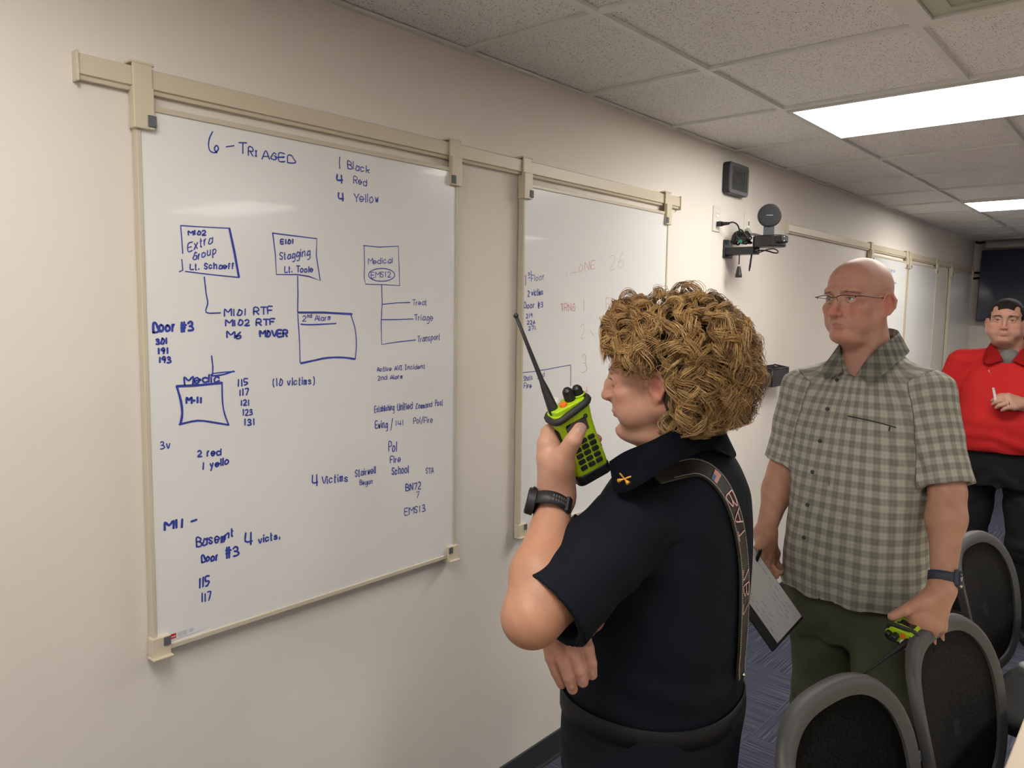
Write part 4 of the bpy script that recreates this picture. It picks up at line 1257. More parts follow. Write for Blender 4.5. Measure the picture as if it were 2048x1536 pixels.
# glasses: half-rim, dark temples
M_gl = mat('dark_metal_frame', (.03, .022, .02), .3, metal=.6)
M_lens = mat('clear_lens', (1, 1, 1), .03)
_nt = M_lens.node_tree; _tr = _nt.nodes.new('ShaderNodeBsdfTransparent'); _gl = _nt.nodes.new('ShaderNodeBsdfGlossy'); _gl.inputs['Roughness'].default_value = .03
_mx = _nt.nodes.new('ShaderNodeMixShader'); _mx.inputs[0].default_value = .07
_nt.links.new(_tr.outputs[0], _mx.inputs[1]); _nt.links.new(_gl.outputs[0], _mx.inputs[2]); _nt.links.new(_mx.outputs[0], _nt.nodes['Material Output'].inputs['Surface'])
gw = lambda x, y, z: W(mR, mT, (x, y, z), mS)
gb = bpy.data.objects.new('glasses', None); COL.objects.link(gb); gb.parent = man.root; gb.matrix_parent_inverse = man.root.matrix_basis.inverted()
b = NB()
for g in (-1, 1):
    top = [(g*.010, .106, .0035), (g*.014, .1065, .0075), (g*.033, .1055, .0095), (g*.056, .0975, .0070), (g*.060, .0945, .002)]
    tube(b, [gw(*p) for p in top], .0011, 6, sm=5)
tube(b, [gw(-.010, .106, .0035), gw(0, .1085, .0055), gw(.010, .106, .0035)], .0010, 6, sm=4)
for g in (-1, 1): tube(b, [gw(g*.010, .106, .002), gw(g*.009, .099, -.006)], .0007, 5)
f_ = obj('rim', b, M_gl, gb, smooth=True)
for g in (-1, 1):
    b = NB(); tube(b, [gw(g*.058, .096, .0065), gw(g*.071, .088, .0062), gw(g*.0775, .040, .0035), gw(g*.0805, -.005, .000), gw(g*.080, -.025, -.010), gw(g*.078, -.034, -.024)], .0013, 6, sm=5)
    obj('temple', b, M_gl, gb, smooth=True)
    b = NB(); o_ = [(g*x, .1066-((max(x, .012)-.012)/.047)**2*.0112, z) for x, z in ((.0105, .0030), (.015, .0070), (.024, .0085), (.033, .0090), (.045, .0082), (.055, .0065), (.0588, .001), (.0575, -.008), (.053, -.0145), (.045, -.0185), (.036, -.0200), (.027, -.0200), (.018, -.0165), (.0125, -.0100), (.0105, -.004))]
    vs = [b.verts.new(gw(*p)) for p in o_]; vc = b.verts.new(gw(g*.033, .1048, -.005)); [b.faces.new((vc, vs[i_], vs[(i_+1) % len(vs)])) for i_ in range(len(vs))]; bmesh.ops.solidify(b, geom=b.faces[:], thickness=.0008)
    obj('lens', b, M_lens, gb)
# wrist watch
def wrist_band(parent, a, b_, r, w, m, name='watch_band', sq=None):
    """a strap round the wrist: a..b_ is the wrist axis"""
    ax = (b_-a).normalized(); e1 = ax.cross(Vector((0.3, 0.2, 1))).normalized(); e2 = ax.cross(e1)
    bm = NB(); rings = []
    n = 40
    for i in range(n):
        t = 2*PI*i/n; d = e1*math.cos(t)+e2*math.sin(t)
        if sq: d = d-sq[0]*(d.dot(sq[0]))*(1-sq[1])
        rings.append([bm.verts.new(a+d*(r+h)+ax*z) for h, z in ((0, -w/2), (.0030, -w/2+.001), (.0036, 0), (.0030, w/2-.001), (0, w/2))])
    for i in range(n):
        for j in range(4): bm.faces.new((rings[i][j], rings[(i+1) % n][j], rings[(i+1) % n][j+1], rings[i][j+1]))
    return obj(name, bm, m, parent, smooth=True)
M_navyb = mat('navy_watch_band', (.028, .033, .055), .55)
M_screen = mat('watch_glass', (.006, .007, .010), .08, coat=1)
wt = bpy.data.objects.new('wrist_watch', None); COL.objects.link(wt); wt.parent = man.root; wt.matrix_parent_inverse = man.root.matrix_basis.inverted()
wc = LW.lerp(LE, .02); wax = (LE-LW).normalized()
wrist_band(wt, wc, LE, .0300, .024, M_navyb)
nrm = (RIGHT*.72-FWD*.62+UP*.1); nrm = (nrm-wax*nrm.dot(wax)).normalized()
Mx = frame_M(wc+nrm*.031, wax.cross(nrm), wax)
b = NB(); prism(b, rrect(.037, .043, .010), -.004, .0065, Mx); wo = obj('watch_case', b, M_navyb, wt, bevel=.002)
b = NB(); prism(b, rrect(.031, .037, .008), .0065, .0078, Mx); obj('watch_screen', b, M_screen, wo)
b = NB()
for a_, c_ in (((-.006, .003), (.003, -.004)), ((.003, -.004), (.007, .007)), ((-.003, .011), (.002, .011))):
    tube(b, [Mx @ Vector((*a_, .0082)), Mx @ Vector((*c_, .0082))], .0007, 5)
obj('watch_hands', b, mat('pale_print', (.6, .6, .62), .4), wo)
# ---------------------------------------------------------------- the woman with the radio
wom = Body('curly-haired woman in navy uniform with a leather shoulder strap, holding a radio', 1345, 1000, 1.45, 125)
wR = facing(112, -8, 0); wT = np.array(at(1314, 750, 1.40)); wS = .955
WS, WE, WW = at(1256, 1056, 1.30), at(1064, 1234, 1.19), at(1113, 994, 1.315)
RSw = wom.w(.165, 0, 1.36)
F = Field()
nb = wom.w(0, -.01, 1.40)
head_ops(F, wR, wT, wS, jaw=.95, fat=.004, nose=.97, brow=.6, neck_to=nb, female=True, neck_r=.056, nz=.009, mz=.006, lip=.85)
F.cone(nb, wom.w(0, -.01, 1.28), .058, .09, .03); F.cone(wom.w(0, 0, 1.30), wom.w(0, 0, .95), .08, .10, .03)
F.cone(wom.w(0, -.01, 1.36), WS, .045, .048, .03); F.cone(wom.w(0, -.01, 1.36), RSw, .045, .048, .03)
F.cone(WS, WE, .054, .046, .02)
wm = WE.lerp(WW, .33); F.cone(WE, wm, .0420, .0470, .02); F.cone(wm, WW, .0470, .0262, .02)
for a_, c_ in (((1008, 1208), (1046, 1188)), ((1014, 1145), (1052, 1138))): F.cone(at(*a_, 1.155), at(*c_, 1.150), .0012, .0012, .006, -1)

# right arm crosses the belly; the hand comes out under the left elbow
REw = wom.w(.215, .07, 1.13); RWw = at(1122, 1262, 1.285)
F.cone(RSw, REw, .048, .044, .02); F.cone(REw, RWw, .042, .028, .02)
hand_ops(F, (at(1112, 1245, 1.275), .026), [(at(1156, 1258, 1.268), .0155), (at(1134, 1264, 1.264), .0160), (at(1112, 1268, 1.268), .0155), (at(1096, 1270, 1.276), .0140)],
         [(P_([(1164, 1262, 1.266), (1174, 1296, 1.245), (1181, 1326, 1.239), (1184, 1349, 1.243)]), [.0120, .0116, .0106, .0088]),
          (P_([(1138, 1266, 1.260), (1150, 1310, 1.238), (1160, 1341, 1.234), (1166, 1364, 1.240)]), [.0122, .0114, .0104, .0090]),
          (P_([(1112, 1270, 1.264), (1126, 1320, 1.240), (1137, 1353, 1.238), (1145, 1378, 1.246)]), [.0118, .0112, .0102, .0088]),
          (P_([(1094, 1274, 1.272), (1102, 1316, 1.252), (1113, 1345, 1.252), (1123, 1368, 1.258)]), [.0108, .0100, .0092, .0080])],
         [(P_([(1115, 1262, 1.30), (1150, 1255, 1.33), (1180, 1262, 1.34)]), [.015, .012, .010])], k0=.0035)
# left hand holds the radio, thumb across its face
hand_ops(F, (WW, .0265), [(at(1101, 868, 1.318), .0150), (at(1097, 890, 1.305), .0160), (at(1097, 916, 1.300), .0160), (at(1103, 942, 1.303), .0150)],
         [(P_([(1100, 866, 1.325), (1112, 858, 1.352), (1150, 860, 1.372), (1184, 872, 1.362), (1195, 878, 1.350)]), [.0118, .0105, .0100, .0088, .0080]),
          (P_([(1097, 888, 1.315), (1110, 884, 1.355), (1150, 890, 1.375), (1180, 902, 1.362)]), [.0120, .0108, .0100, .0085]),
          (P_([(1098, 914, 1.310), (1110, 912, 1.352), (1148, 918, 1.372), (1178, 928, 1.360)]), [.0118, .0105, .0098, .0082]),
          (P_([(1104, 938, 1.310), (1116, 938, 1.350), (1150, 944, 1.366), (1174, 950, 1.355)]), [.0108, .0095, .0088, .0075])],
         [(P_([(1116, 950, 1.300), (1128, 912, 1.272), (1147, 880, 1.254), (1160, 858, 1.262)]), [.0225, .0165, .0138, .0112])])
F.cone(at(1118, 965, 1.31), at(1120, 930, 1.288), .024, .022, .02)
def wom_color(P):
    c = skin_color(P, wR, wT, wS, redness=1.1, base=(.50, .285, .195), lips=.7, mz=.006)
    low = np.clip((1.40-P[:, 2])/.05, 0, 1)[:, None]*np.ones(3)
    q = (P-A3(WE)) @ A3((WW-WE).normalized())
    n = (noise3(P, 80, 1)*.5+.5)[:, None]; fr = (np.clip(noise3(P, 560, 6)-.8, 0, .2)*.5)[:, None]
    arm = np.array((.47, .235, .145))*(.95+.10*n)*(1-fr)
    dh = np.linalg.norm(P-A3(at(1128, 900, 1.29)), axis=1); dr = np.linalg.norm(P-A3(at(1145, 1330, 1.25)), axis=1)
    h = np.clip(1.5-np.minimum(dh/.09, dr/.07), 0, 1)[:, None]
    arm = arm*(1-h)+np.array((.50, .255, .19))*(.94+.12*n)*h
    return np.where(low > 0, c*(1-low)+arm*low, c)
F.ops_w = None
bodyF = F
body_w = build('body', F, .0022, M_skin, wom.root, wom_color)
eyes(wom.root, wR, wT, wS, gaze=(.1, 1, -.5), iris=M_iris)
lashes(wom.root, wR, wT, wS, F, r=.0007)
M_wbrow = mat('light_brow_hair', (.22, .14, .08), .7)
brows(wom.root, wR, wT, wS, M_wbrow, .5, 60, 8, F=F)
for px, py, dep, al in ((1183, 1347, 1.235, (1181, 1326, 1.235)), (1165, 1361, 1.232, (1160, 1341, 1.230)), (1144, 1375, 1.238, (1137, 1353, 1.235))):
    a__, b__ = ray_hit(F, px, py, dep-.06, dep+.06); w_, g_ = [a__], [b__]
    nail(wom.root, Vector(w_[0])-Vector(g_[0])*.0006, g_[0], at(px, py, dep)-at(*al), .0058, .0062)
a__, b__ = ray_hit(F, 1161, 857, 1.18, 1.32); w_, g_ = [a__], [b__]
nail(wom.root, Vector(w_[0])-Vector(g_[0])*.0006, g_[0], at(1160, 856, 1.262)-at(1147, 880, 1.254), .0075, .0085)
# ---- navy uniform shirt
M_navy = mat('navy_uniform_cloth', (0.0038, 0.0056, 0.0108), 0.82, spec=.20, var=(9, .12), bump=(60, .30, 5))
M_navy2 = mat('navy_stitching', (0.003, 0.004, 0.007), 0.8, spec=.2)
M_belt = mat('black_belt_leather', (.004, .004, .005), .6, spec=.3)
F = Field(); F.k = .03
F.frame(wom.R, wom.T)
stack_op(F, [(.930, 0, .026, .176, .160), (.985, 0, .030, .180, .164), (1.06, 0, .030, .178, .166), (1.16, 0, .026, .180, .168), (1.25, 0, .016, .184, .158), (1.33, 0, .0, .180, .136), (1.39, 0, -.012, .150, .108), (1.425, 0, -.016, .105, .088), (1.455, 0, -.018, .070, .070)], 2.25)
for g in (-1, 1): F.ell((g*.085, .125, 1.20), (.085, .065, .075), k=.05)
F.fr = 0
F.cone(wom.w(-.03, -.012, 1.395), WS+Vector((0, 0, .006)), .050, .054, .04); F.cone(wom.w(.03, -.02, 1.395), RSw, .050, .060, .04)
we = at(1098, 1220, 1.205)
F.cone(WS, WS.lerp(we, .35), .060, .064, .035)
frus(F, WS, we, .066, .074, .03)
F.cone(RSw, REw, .062, .056, .03)
sd = (WE-WS).normalized()
def wom_disp(P):
    q = wom.loc(P)
    d = noise3(P*np.array([1, 1, .7]), 15, 21)*.0035+noise3(P, 44, 22)*.0010
    d += .0040*np.sin((q[:, 2]*1.0-q[:, 1]*.9)*62+noise3(P, 9, 24)*2)*gauss(q, (-.14, .05, 1.22), (.10, .13, .10))
    d += .0030*np.sin((P-A3(WS)) @ A3(sd)*70+noise3(P, 10, 26)*2.4)*gauss(P, WS.lerp(WE, .35), .09)
    d += .0035*np.sin(q[:, 2]*90+noise3(P, 9, 28)*2)*gauss(q, (-.08, -.02, 1.02), (.2, .2, .055))
    return d
F.disp = wom_disp
frus(F, we.lerp(WS, .26), we+sd*.02, .058, .065, .002, -1)
F.ell(tuple(wom.w(0, .055, 1.455)), (.050, .050, .060), k=.012, sign=-1)
# seams pressed into the cloth: yoke, side seam, shoulder seam
def seam(F, pts, dep, r=.0014, k=.003, n=4):
    pp = [ray_hit(F, x, y, 1.0, 1.7)[0] for x, y in smooth2(pts, n)]
    for a, c in zip(pp[:-1], pp[1:]): F.cone(a, c, r, r, k, -1)
def smooth2(pts, n=4):
    return [(p.x, p.y) for p in smooth_path([Vector((a, c, 0)) for a, c in pts], n)]
seams = [([(1293, 1035), (1318, 1060), (1338, 1082)], 1.2), ([(1450, 1033), (1415, 1060), (1370, 1085), (1345, 1092), (1330, 1110)], 1.25),
         ([(1450, 1035), (1458, 1090), (1460, 1150), (1445, 1185), (1430, 1230), (1425, 1300)], 1.3), ([(1493, 1010), (1490, 960), (1480, 920)], 1.35)]
for s_, d_ in seams: seam(F, s_, d_)
shirt_w = build('shirt', F, .0037, M_navy, wom.root)
WF = F
# collar, open at the throat; its left leaf is broad and lies under the strap's front
def bl(px, py, d): return tuple(wom.loc(np.array(at(px, py, d))[None])[0])
def mir(t): return tuple((-q[0], q[1], q[2]) for q in t)
Lf = [(bl(1240, 925, 1.345), bl(1218, 923, 1.285), bl(1227, 983, 1.255)),
      (bl(1262, 905, 1.330), bl(1250, 903, 1.275), bl(1260, 981, 1.225)),
      (bl(1300, 885, 1.320), bl(1296, 884, 1.268), bl(1310, 952, 1.222)),
      (bl(1350, 862, 1.335), bl(1352, 858, 1.290), bl(1360, 922, 1.235)),
      (bl(1400, 852, 1.380), bl(1404, 846, 1.365), bl(1418, 900, 1.320))]
Rt = [mir(t) for t in Lf[::-1]]
bk = ((0, -.078, 1.446), (0, -.086, 1.492), (0, -.116, 1.430))
Rt = [((.054, -.046, 1.440), (.060, -.050, 1.490), (.090, -.070, 1.430)), ((.064, .020, 1.430), (.070, .022, 1.462), (.104, .034, 1.402)),
      ((.050, .070, 1.412), (.056, .072, 1.425), (.104, .094, 1.360)), ((.028, .092, 1.375), (.032, .094, 1.384), (.076, .118, 1.340))]
co = collar(wom, Lf+[bk]+Rt, M_navy)
# sleeve cuff is part of the shirt; trousers and belt below
hlw, hrw = wom.w(-.095, .02, .84), wom.w(.095, .02, .84)
trouser(wom, hlw, hrw, wom.w(-.105, .03, .46), wom.w(.105, .01, .46), wom.w(-.11, -.02, .09), wom.w(.11, .0, .09), mat('navy_trouser_cloth', (0.0050, 0.0065, 0.0120), .85, spec=.25, bump=(60, .3, 5)), .950, cy=.024,
        w=(.190, .165), r=(.100, .080, .070), seed=31)
shoe(wom, -.11, -.03, M_shoe, 8); shoe(wom, .11, -.01, M_shoe, -8)
b = NB(); rows = []
for i in range(64):
    t = 2*PI*i/64; cx, sy = math.cos(t), math.sin(t)
    rr = (abs(cx)**2.25+abs(sy)**2.25)**(-1/2.25)
    rows.append([b.verts.new(wom.w(cx*rr*(.186+h), sy*rr*(.167+h)+.028, .948+z)) for h, z in ((0, -.020), (.003, -.018), (.003, .018), (0, .020))])
for i in range(64):
    for j in range(3): b.faces.new((rows[i][j], rows[(i+1) % 64][j], rows[(i+1) % 64][j+1], rows[i][j+1]))
obj('belt', b, M_belt, wom.root, smooth=True)
# a dark buckle strap standing off the far side of the chest
b = NB(); e0 = at(1178, 1062, 1.32); e1 = at(1143, 1038, 1.315)
tube(b, [e0, e1], .011, 4, flat=(FWD, .4)); obj('pocket_clip', b, M_black, wom.root)
# shoulder strap of leather over the left shoulder
M_strap = mat('dark_strap_leather', (.020, .017, .013), .45, bump=(200, .1))
M_stitch = mat('white_thread', (.50, .48, .42), .7)
cl = [(1362, 940, 1.24), (1392, 934, 1.25), (1425, 950, 1.28), (1452, 985, 1.30), (1470, 1030, 1.33), (1482, 1090, 1.36), (1487, 1160, 1.36), (1486, 1230, 1.36), (1483, 1300, 1.36), (1480, 1352, 1.36)]
cp = [ray_hit(WF, x, y, 1.0, 1.6, off=.004)[0] for x, y, d in cl]
cp = smooth_path(cp, 8)
sw_, sg_ = snap(WF, [tuple(p) for p in cp], 5, off=.0045)
nn = [Vector(g) for g in sg_]
for _ in range(14): nn = [(nn[max(0, i-1)]+nn[i]*2+nn[min(len(nn)-1, i+1)]).normalized() for i in range(len(nn))]
cp = [Vector(p) for p in sw_]
for _ in range(14): cp = [cp[0]]+[(cp[i-1]+cp[i]*2+cp[i+1])/4 for i in range(1, len(cp)-1)]+[cp[-1]]
t0 = (cp[0]-cp[3]).normalized(); tgt = (at(1306, 953, 1.236)-cp[0]); tdir = (t0*.4+tgt.normalized()*.6).normalized()
cp = [cp[0]+tgt*(k_/6) for k_ in (6, 5, 4, 3, 2, 1)]+cp; nn = [nn[0]]*6+nn
sides = []
for i, p in enumerate(cp):
    t = (cp[min(i+1, len(cp)-1)]-cp[max(i-1, 0)]).normalized(); sides.append(t.cross(nn[i]).normalized())
HW = .0185
b = NB(); rows = []
for p, n_, s_ in zip(cp, nn, sides):
    rows.append([b.verts.new(q) for q in (p-s_*HW, p-s_*HW*.96+n_*.0035, p+s_*HW*.96+n_*.0035, p+s_*HW, p+s_*HW*.96-n_*.001, p-s_*HW*.96-n_*.001)])
for i in range(len(rows)-1):
    for j in range(6): b.faces.new((rows[i][j], rows[i+1][j], rows[i+1][(j+1) % 6], rows[i][(j+1) % 6]))
b.faces.new(rows[0]); b.faces.new(rows[-1][::-1])
strap = obj('leather_strap', b, M_strap, wom.root, smooth=True, sharp=40)
def on_strap(i, u, h=.0042):   # i: along (float index), u: -1..1 across
    i = max(0, min(len(cp)-1.001, i)); a = int(i); f = i-a
    return cp[a].lerp(cp[a+1], f)+sides[a].lerp(sides[a+1], f)*HW*u+nn[a].lerp(nn[a+1], f).normalized()*h
b = NB()
x = 3.0
while x < len(cp)-1.6:
    for u in (-.80, .80): tube(b, [on_strap(x, u, .0038), on_strap(x+.16, u, .0046), on_strap(x+.32, u, .0038)], .00055, 5)
    x += .52
tag(obj('stitching', b, M_stitch, strap, smooth=True), 'row of white stitches')
# small flag and red-edged white letters tooled on the strap
def sq(bm, i0, i1, u0, u1, h, mi):
    n = 3; prev = None
    for k_ in range(n+1):
        i = i0+(i1-i0)*k_/n
        c = [bm.verts.new(on_strap(i, u0, h)), bm.verts.new(on_strap(i, u1, h))]
        if prev: f = bm.faces.new((prev[0], prev[1], c[1], c[0])); f.material_index = mi
        prev = c
M_fr, M_fw, M_fb = mat('flag_red', (.50, .05, .05), .6), mat('flag_white', (.62, .58, .54), .6), mat('flag_blue', (.07, .11, .22), .6)
FL = 21.5
b = NB()
sq(b, FL, FL+3.0, -.62, .62, .0046, 1)
for k_ in range(7): sq(b, FL+k_*3.0/7, FL+(k_+.5)*3.0/7, -.62, .62, .0048, 0)
sq(b, FL, FL+1.5, -.02, .62, .0050, 2)
for v in b.verts: pass
me = bpy.data.meshes.new('flag_patch'); b.to_mesh(me); b.free(); link('flag_patch', me, [M_fr, M_fw, M_fb], strap, smooth=False)
def strap_letter(name, ch, i0, ln, hw=.66):
    b = NB()
    for wd, mi, h in ((.0034, 0, .0046), (.0019, 1, .0052)):
        for st in glyph(ch):
            pts = [on_strap(i0+gx/6*ln, (gy/6-.5)*2*hw, h) for gx, gy in st]
            pts = smooth_path(pts, 4) if len(pts) > 2 else pts
            prev = None
            for q_i, p in enumerate(pts):
                t = (pts[min(q_i+1, len(pts)-1)]-pts[max(0, q_i-1)]).normalized(); n_ = nn[min(len(nn)-1, int(i0))]; s_ = t.cross(n_).normalized()*wd/2
                c = [b.verts.new(p-s_), b.verts.new(p+s_)]
                if prev:
                    f = b.faces.new((prev[0], prev[1], c[1], c[0])); f.material_index = mi
                prev = c
    me = bpy.data.meshes.new(name); b.to_mesh(me); b.free(); link(name, me, [M_fr, M_fw], strap, smooth=False)
for ch, i0, ln in (('B', 30.5, 5.0), ('A', 36.6, 4.0), ('T', 41.6, 2.6), ('7', 51.0, 2.8), ('B', 54.8, 2.8), ('7', 58.6, 2.8)): strap_letter('tooled_letter', ch, i0, ln)
b = NB(); sph(b, on_strap(len(cp)-1.6, 0, .006), .0035, 12); obj('snap_button', b, M_chrome, strap, smooth=True)
# crossed bugles pin on the collar
M_gold = mat('gold_thread', (.72, .36, .06), .45, metal=.3)
def near(obj_, p):
    ok, l, n_, _ = obj_.closest_point_on_mesh(obj_.matrix_world.inverted() @ Vector(p))
    return obj_.matrix_world @ l, (obj_.matrix_world.to_3x3() @ n_).normalized()
bpy.context.view_layer.update()
def on_collar(px, py):
    d = bpy.context.evaluated_depsgraph_get()
    h, l, n_, ix, ob, _m = scn.ray_cast(d, CAM, ray(px, py).normalized())
    return (Vector(l) if h else at(px, py, 1.3)), Vector(n_)
b = NB()
for (a0, a1) in (((1237, 962), (1262, 953)), ((1257, 967), (1240, 947))):
    p0, _ = on_collar(*a0); p1, _ = on_collar(*a1)
    t = (CAM-p0).normalized()
    tube(b, [p0+t*.002, p0.lerp(p1, .25)+t*.002, p0.lerp(p1, .45)+t*.002, p1+t*.002], [.0042, .0022, .0012, .0016], 8)
obj('crossed_bugles_pin', b, M_gold, wom.root, smooth=True)
# ---- sports watch on the left wrist
wt = bpy.data.objects.new('wrist_watch', None); COL.objects.link(wt); wt.parent = wom.root; wt.matrix_parent_inverse = wom.root.matrix_basis.inverted()
wc = at(1100, 1012, 1.292); wax = (WW-WE).normalized()
M_wband = mat('black_watch_band', (.014, .015, .017), .5)
bd_ = wrist_band(wt, wc, WW+wax, .0305, .023, M_wband)
bdir = (-RIGHT*.93-UP*.15-FWD*.25); bdir = (bdir-wax*bdir.dot(wax)).normalized()
Mx = frame_M(wc+bdir*.0325, wax.cross(bdir), wax)
b = NB(); cyl(b, Mx @ Vector((0, 0, -.006)), Mx @ Vector((0, 0, .008)), .0235, .0225, 32); wo = obj('watch_case', b, M_wband, wt, smooth=True, sharp=40, bevel=.0015)
b = NB(); cyl(b, Mx @ Vector((0, 0, .008)), Mx @ Vector((0, 0, .009)), .0195, .0195, 32); obj('watch_screen', b, M_screen, wo)
for a in (40, 90, 140): 
    b = NB(); d_ = Mx.to_3x3() @ Vector((math.cos(R_(a)), math.sin(R_(a)), 0)); cyl(b, Mx.translation+d_*.022, Mx.translation+d_*.0262, .0028, n=12); obj('watch_button', b, M_chrome if a == 90 else M_wband, wo, smooth=True, sharp=40)
# slots and keeper of the band, on the side facing the camera
cd = (-FWD*.9+RIGHT*.35); cd = (cd-wax*cd.dot(wax)).normalized(); tg = wax.cross(cd)
b = NB()
for k_ in range(7):
    an = -.42+.14*k_; d_ = (cd*math.cos(an)+tg*math.sin(an)); tt = wax.cross(d_)
    for z in (-.0035, .0035): box(b, (0, 0, 0), (.0022, .0042, .0010), frame_M(wc+d_*.0342+wax*z, tt, wax))
obj('band_slots', b, mat('slot_grey', (.10, .10, .10), .6), bd_)
kd = (RIGHT*.8-FWD*.55); kd = (kd-wax*kd.dot(wax)).normalized()
b = NB(); prism(b, rrect(.013, .027, .002), -.002, .005, frame_M(wc+kd*.0330, wax.cross(kd), wax)); obj('band_keeper', b, M_wband, wt, bevel=.001)
# ---- curly hair: a dark under-layer and some thousands of curling strands in locks
def curly_hair(parent, Rm, T, s):
    F = Field(); F.frame(Rm, T)
    F.ell((0, -.030, .042), (.092, .114, .092), k=0)
    F.ell((0, -.072, -.005), (.084, .078, .080), k=.03); F.ell((0, .025, .078), (.066, .058, .042), k=.03)
    for g in (-1, 1): F.ell((g*.062, -.055, -.030), (.032, .050, .060), k=.03)
    F.ell((0, -.066, -.060), (.064, .050, .040), k=.03)
    F.ell((0, .100, -.040), (.090, .056, .100), k=.012, sign=-1)
    for g in (-1, 1): F.ell((g*.098, .020, -.050), (.045, .038, .062), k=.01, sign=-1)
    F.ell((0, .03, -.15), (.09, .09, .07), k=.02, sign=-1)
    F.fr = 0
    sv, sf = F.mesh(.005); sv = relax(sv, sf, 2)
    M_under = mat('hair_underlayer', (.045, .026, .014), .8, bump=(120, .8, 4))
    F.disp = lambda P: .0070+0*P[:, 0]
    cv, cf = F.mesh(.005); cap = mesh_obj('hair_underlayer', relax(cv, cf, 2), cf, M_under, parent); F.disp = None
    rs = np.random.RandomState(5)
    e = 1e-3
    loc = (sv-np.array(T)) @ np.array(Rm)
    d0 = F.ev(sv); N_ = np.stack([F.ev(sv+np.eye(3)[i]*e)-d0 for i in range(3)], 1); N_ /= np.linalg.norm(N_, axis=1)[:, None]+1e-9
    Nl = N_ @ np.array(Rm)
    hl_ = np.nonzero((loc[:, 1] > .0) & (loc[:, 1] < .07) & (loc[:, 2] < .075) & (loc[:, 2] > -.01))[0]
    ok = np.nonzero((loc[:, 2] > -.088) & (loc[:, 1] < .082) & ~((loc[:, 1] > .06) & (loc[:, 2] < .055)))[0]
    NL = 860; NS = 17; NP = 20
    V = []; C = []
    roots = np.concatenate([rs.choice(ok, NL), rs.choice(hl_, 90)])
    crown = np.array([0, -.03, .13])
    pal = np.array([(.52, .34, .15), (.40, .24, .095), (.62, .43, .21), (.27, .155, .065), (.16, .09, .04), (.46, .29, .12)])
    down = np.array([0, 0, -1.0])
    tt = np.linspace(0, 1, NP)
    for r in roots:
        p0 = loc[r]; n = Nl[r]
        fl = p0-crown; fl = fl-n*(fl @ n); L_ = np.linalg.norm(fl)
        fl = fl/L_ if L_ > .02 else rs.normal(size=3)
        fl = fl+down*.5*(p0[2] < .06)+rs.normal(size=3)*.35; fl = fl-n*(fl @ n); fl /= np.linalg.norm(fl)
        hairline = p0[1] > .012 and p0[2] < .085
        if hairline:
            fl = np.array([0, -1.0, -.35])+rs.normal(size=3)*.25; fl = fl-n*(fl @ n); fl /= np.linalg.norm(fl)
        sd = np.cross(n, fl)
        ln = rs.uniform(.040, .075)*(.75 if hairline else 1); amp = rs.uniform(.0060, .0125); turns = rs.uniform(1.0, 2.3); ph = rs.uniform(0, 6.28); hand = rs.choice([-1, 1])
        lift = rs.uniform(.004, .022); cc = pal[rs.choice(6, p=[.27, .24, .14, .17, .06, .12])]
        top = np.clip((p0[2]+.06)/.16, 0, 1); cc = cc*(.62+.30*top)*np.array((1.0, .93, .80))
        for k in range(NS):
            o = rs.normal(size=3)*.0017; o1 = rs.normal(size=3)*.0023
            a_ = amp*rs.uniform(.8, 1.2); p_ = ph+rs.normal()*.17; l2 = ln*rs.uniform(.85, 1.1)
            w = turns*2*PI*tt+p_
            env = np.clip(tt*4, .15, 1)
            path = p0+np.outer(tt*l2, fl)+np.outer(np.sin(PI*np.clip(tt*.8, 0, 1))*lift+a_*env*(np.cos(w)*.75+.45), n)+np.outer(a_*env*np.sin(w)*hand*1.15, sd)+np.outer(tt, o1*1.6)+o
            path += np.outer(tt**2, down*.014)
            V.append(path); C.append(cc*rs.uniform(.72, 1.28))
    # hold the strands off the face and ear
    V = np.array(V); C = np.array(C)
    V = V-np.clip(V[:, :, 1:2]-.070, 0, .2)*np.array([0, .85, 0]); V = V-np.clip(-.095-V[:, :, 2:3], 0, .2)*np.array([0, 0, -.7])
    def keep(Q):
        c = Q.mean(1); t_ = Q[:, -1]
        face = (t_[:, 1] > .052) & (t_[:, 2] < .030)
        ear = (np.abs(t_[:, 0]) > .055) & (t_[:, 1] > -.030) & (t_[:, 2] < .000)
        ear2 = (np.abs(c[:, 0]) > .055) & (c[:, 1] > -.020) & (c[:, 2] < .008)
        mid = (c[:, 1] > .068) & (c[:, 2] < .045)
        h_ = Q[:, 5:]
        anyf = ((h_[:, :, 1] > .045) & (h_[:, :, 2] < .022)).any(1) | ((h_[:, :, 1] > .004) & (h_[:, :, 2] < .004)).any(1)
        e_ = Q[:, 3:]; anye = ((np.abs(e_[:, :, 0]) > .058) & (e_[:, :, 1] > -.036) & (e_[:, :, 1] < .02) & (e_[:, :, 2] < -.002) & (e_[:, :, 2] > -.055)).any(1)
        return ~(face | anyf | anye | ear | ear2 | mid | (c[:, 2] < -.118))
    kp = keep(V); V = V[kp]; C = C[kp]
    V = V*s/ s if False else V
    n = len(V)
    W_ = V.reshape(-1, 3)*1.0 @ np.array(Rm).T+np.array(T); W_ = W_.reshape(n, NP, 3)
    tan = np.gradient(W_, axis=1); tan /= np.linalg.norm(tan, axis=2)[:, :, None]+1e-9
    ref = np.array([.3, .2, .9]); s1 = np.cross(tan, ref); s1 /= np.linalg.norm(s1, axis=2)[:, :, None]+1e-9; s2 = np.cross(tan, s1)
    rad = .00046*np.array([1]*(NP-4)+[.9, .75, .5, .2])
    K = 4
    vv = np.zeros((n, NP, K, 3))
    for k in range(K):
        a = 2*PI*k/K; vv[:, :, k] = W_+(s1*math.cos(a)+s2*math.sin(a))*rad[None, :, None]
    base = np.arange(n)[:, None, None]*NP*K+np.arange(NP-1)[None, :, None]*K+np.arange(K)[None, None, :]
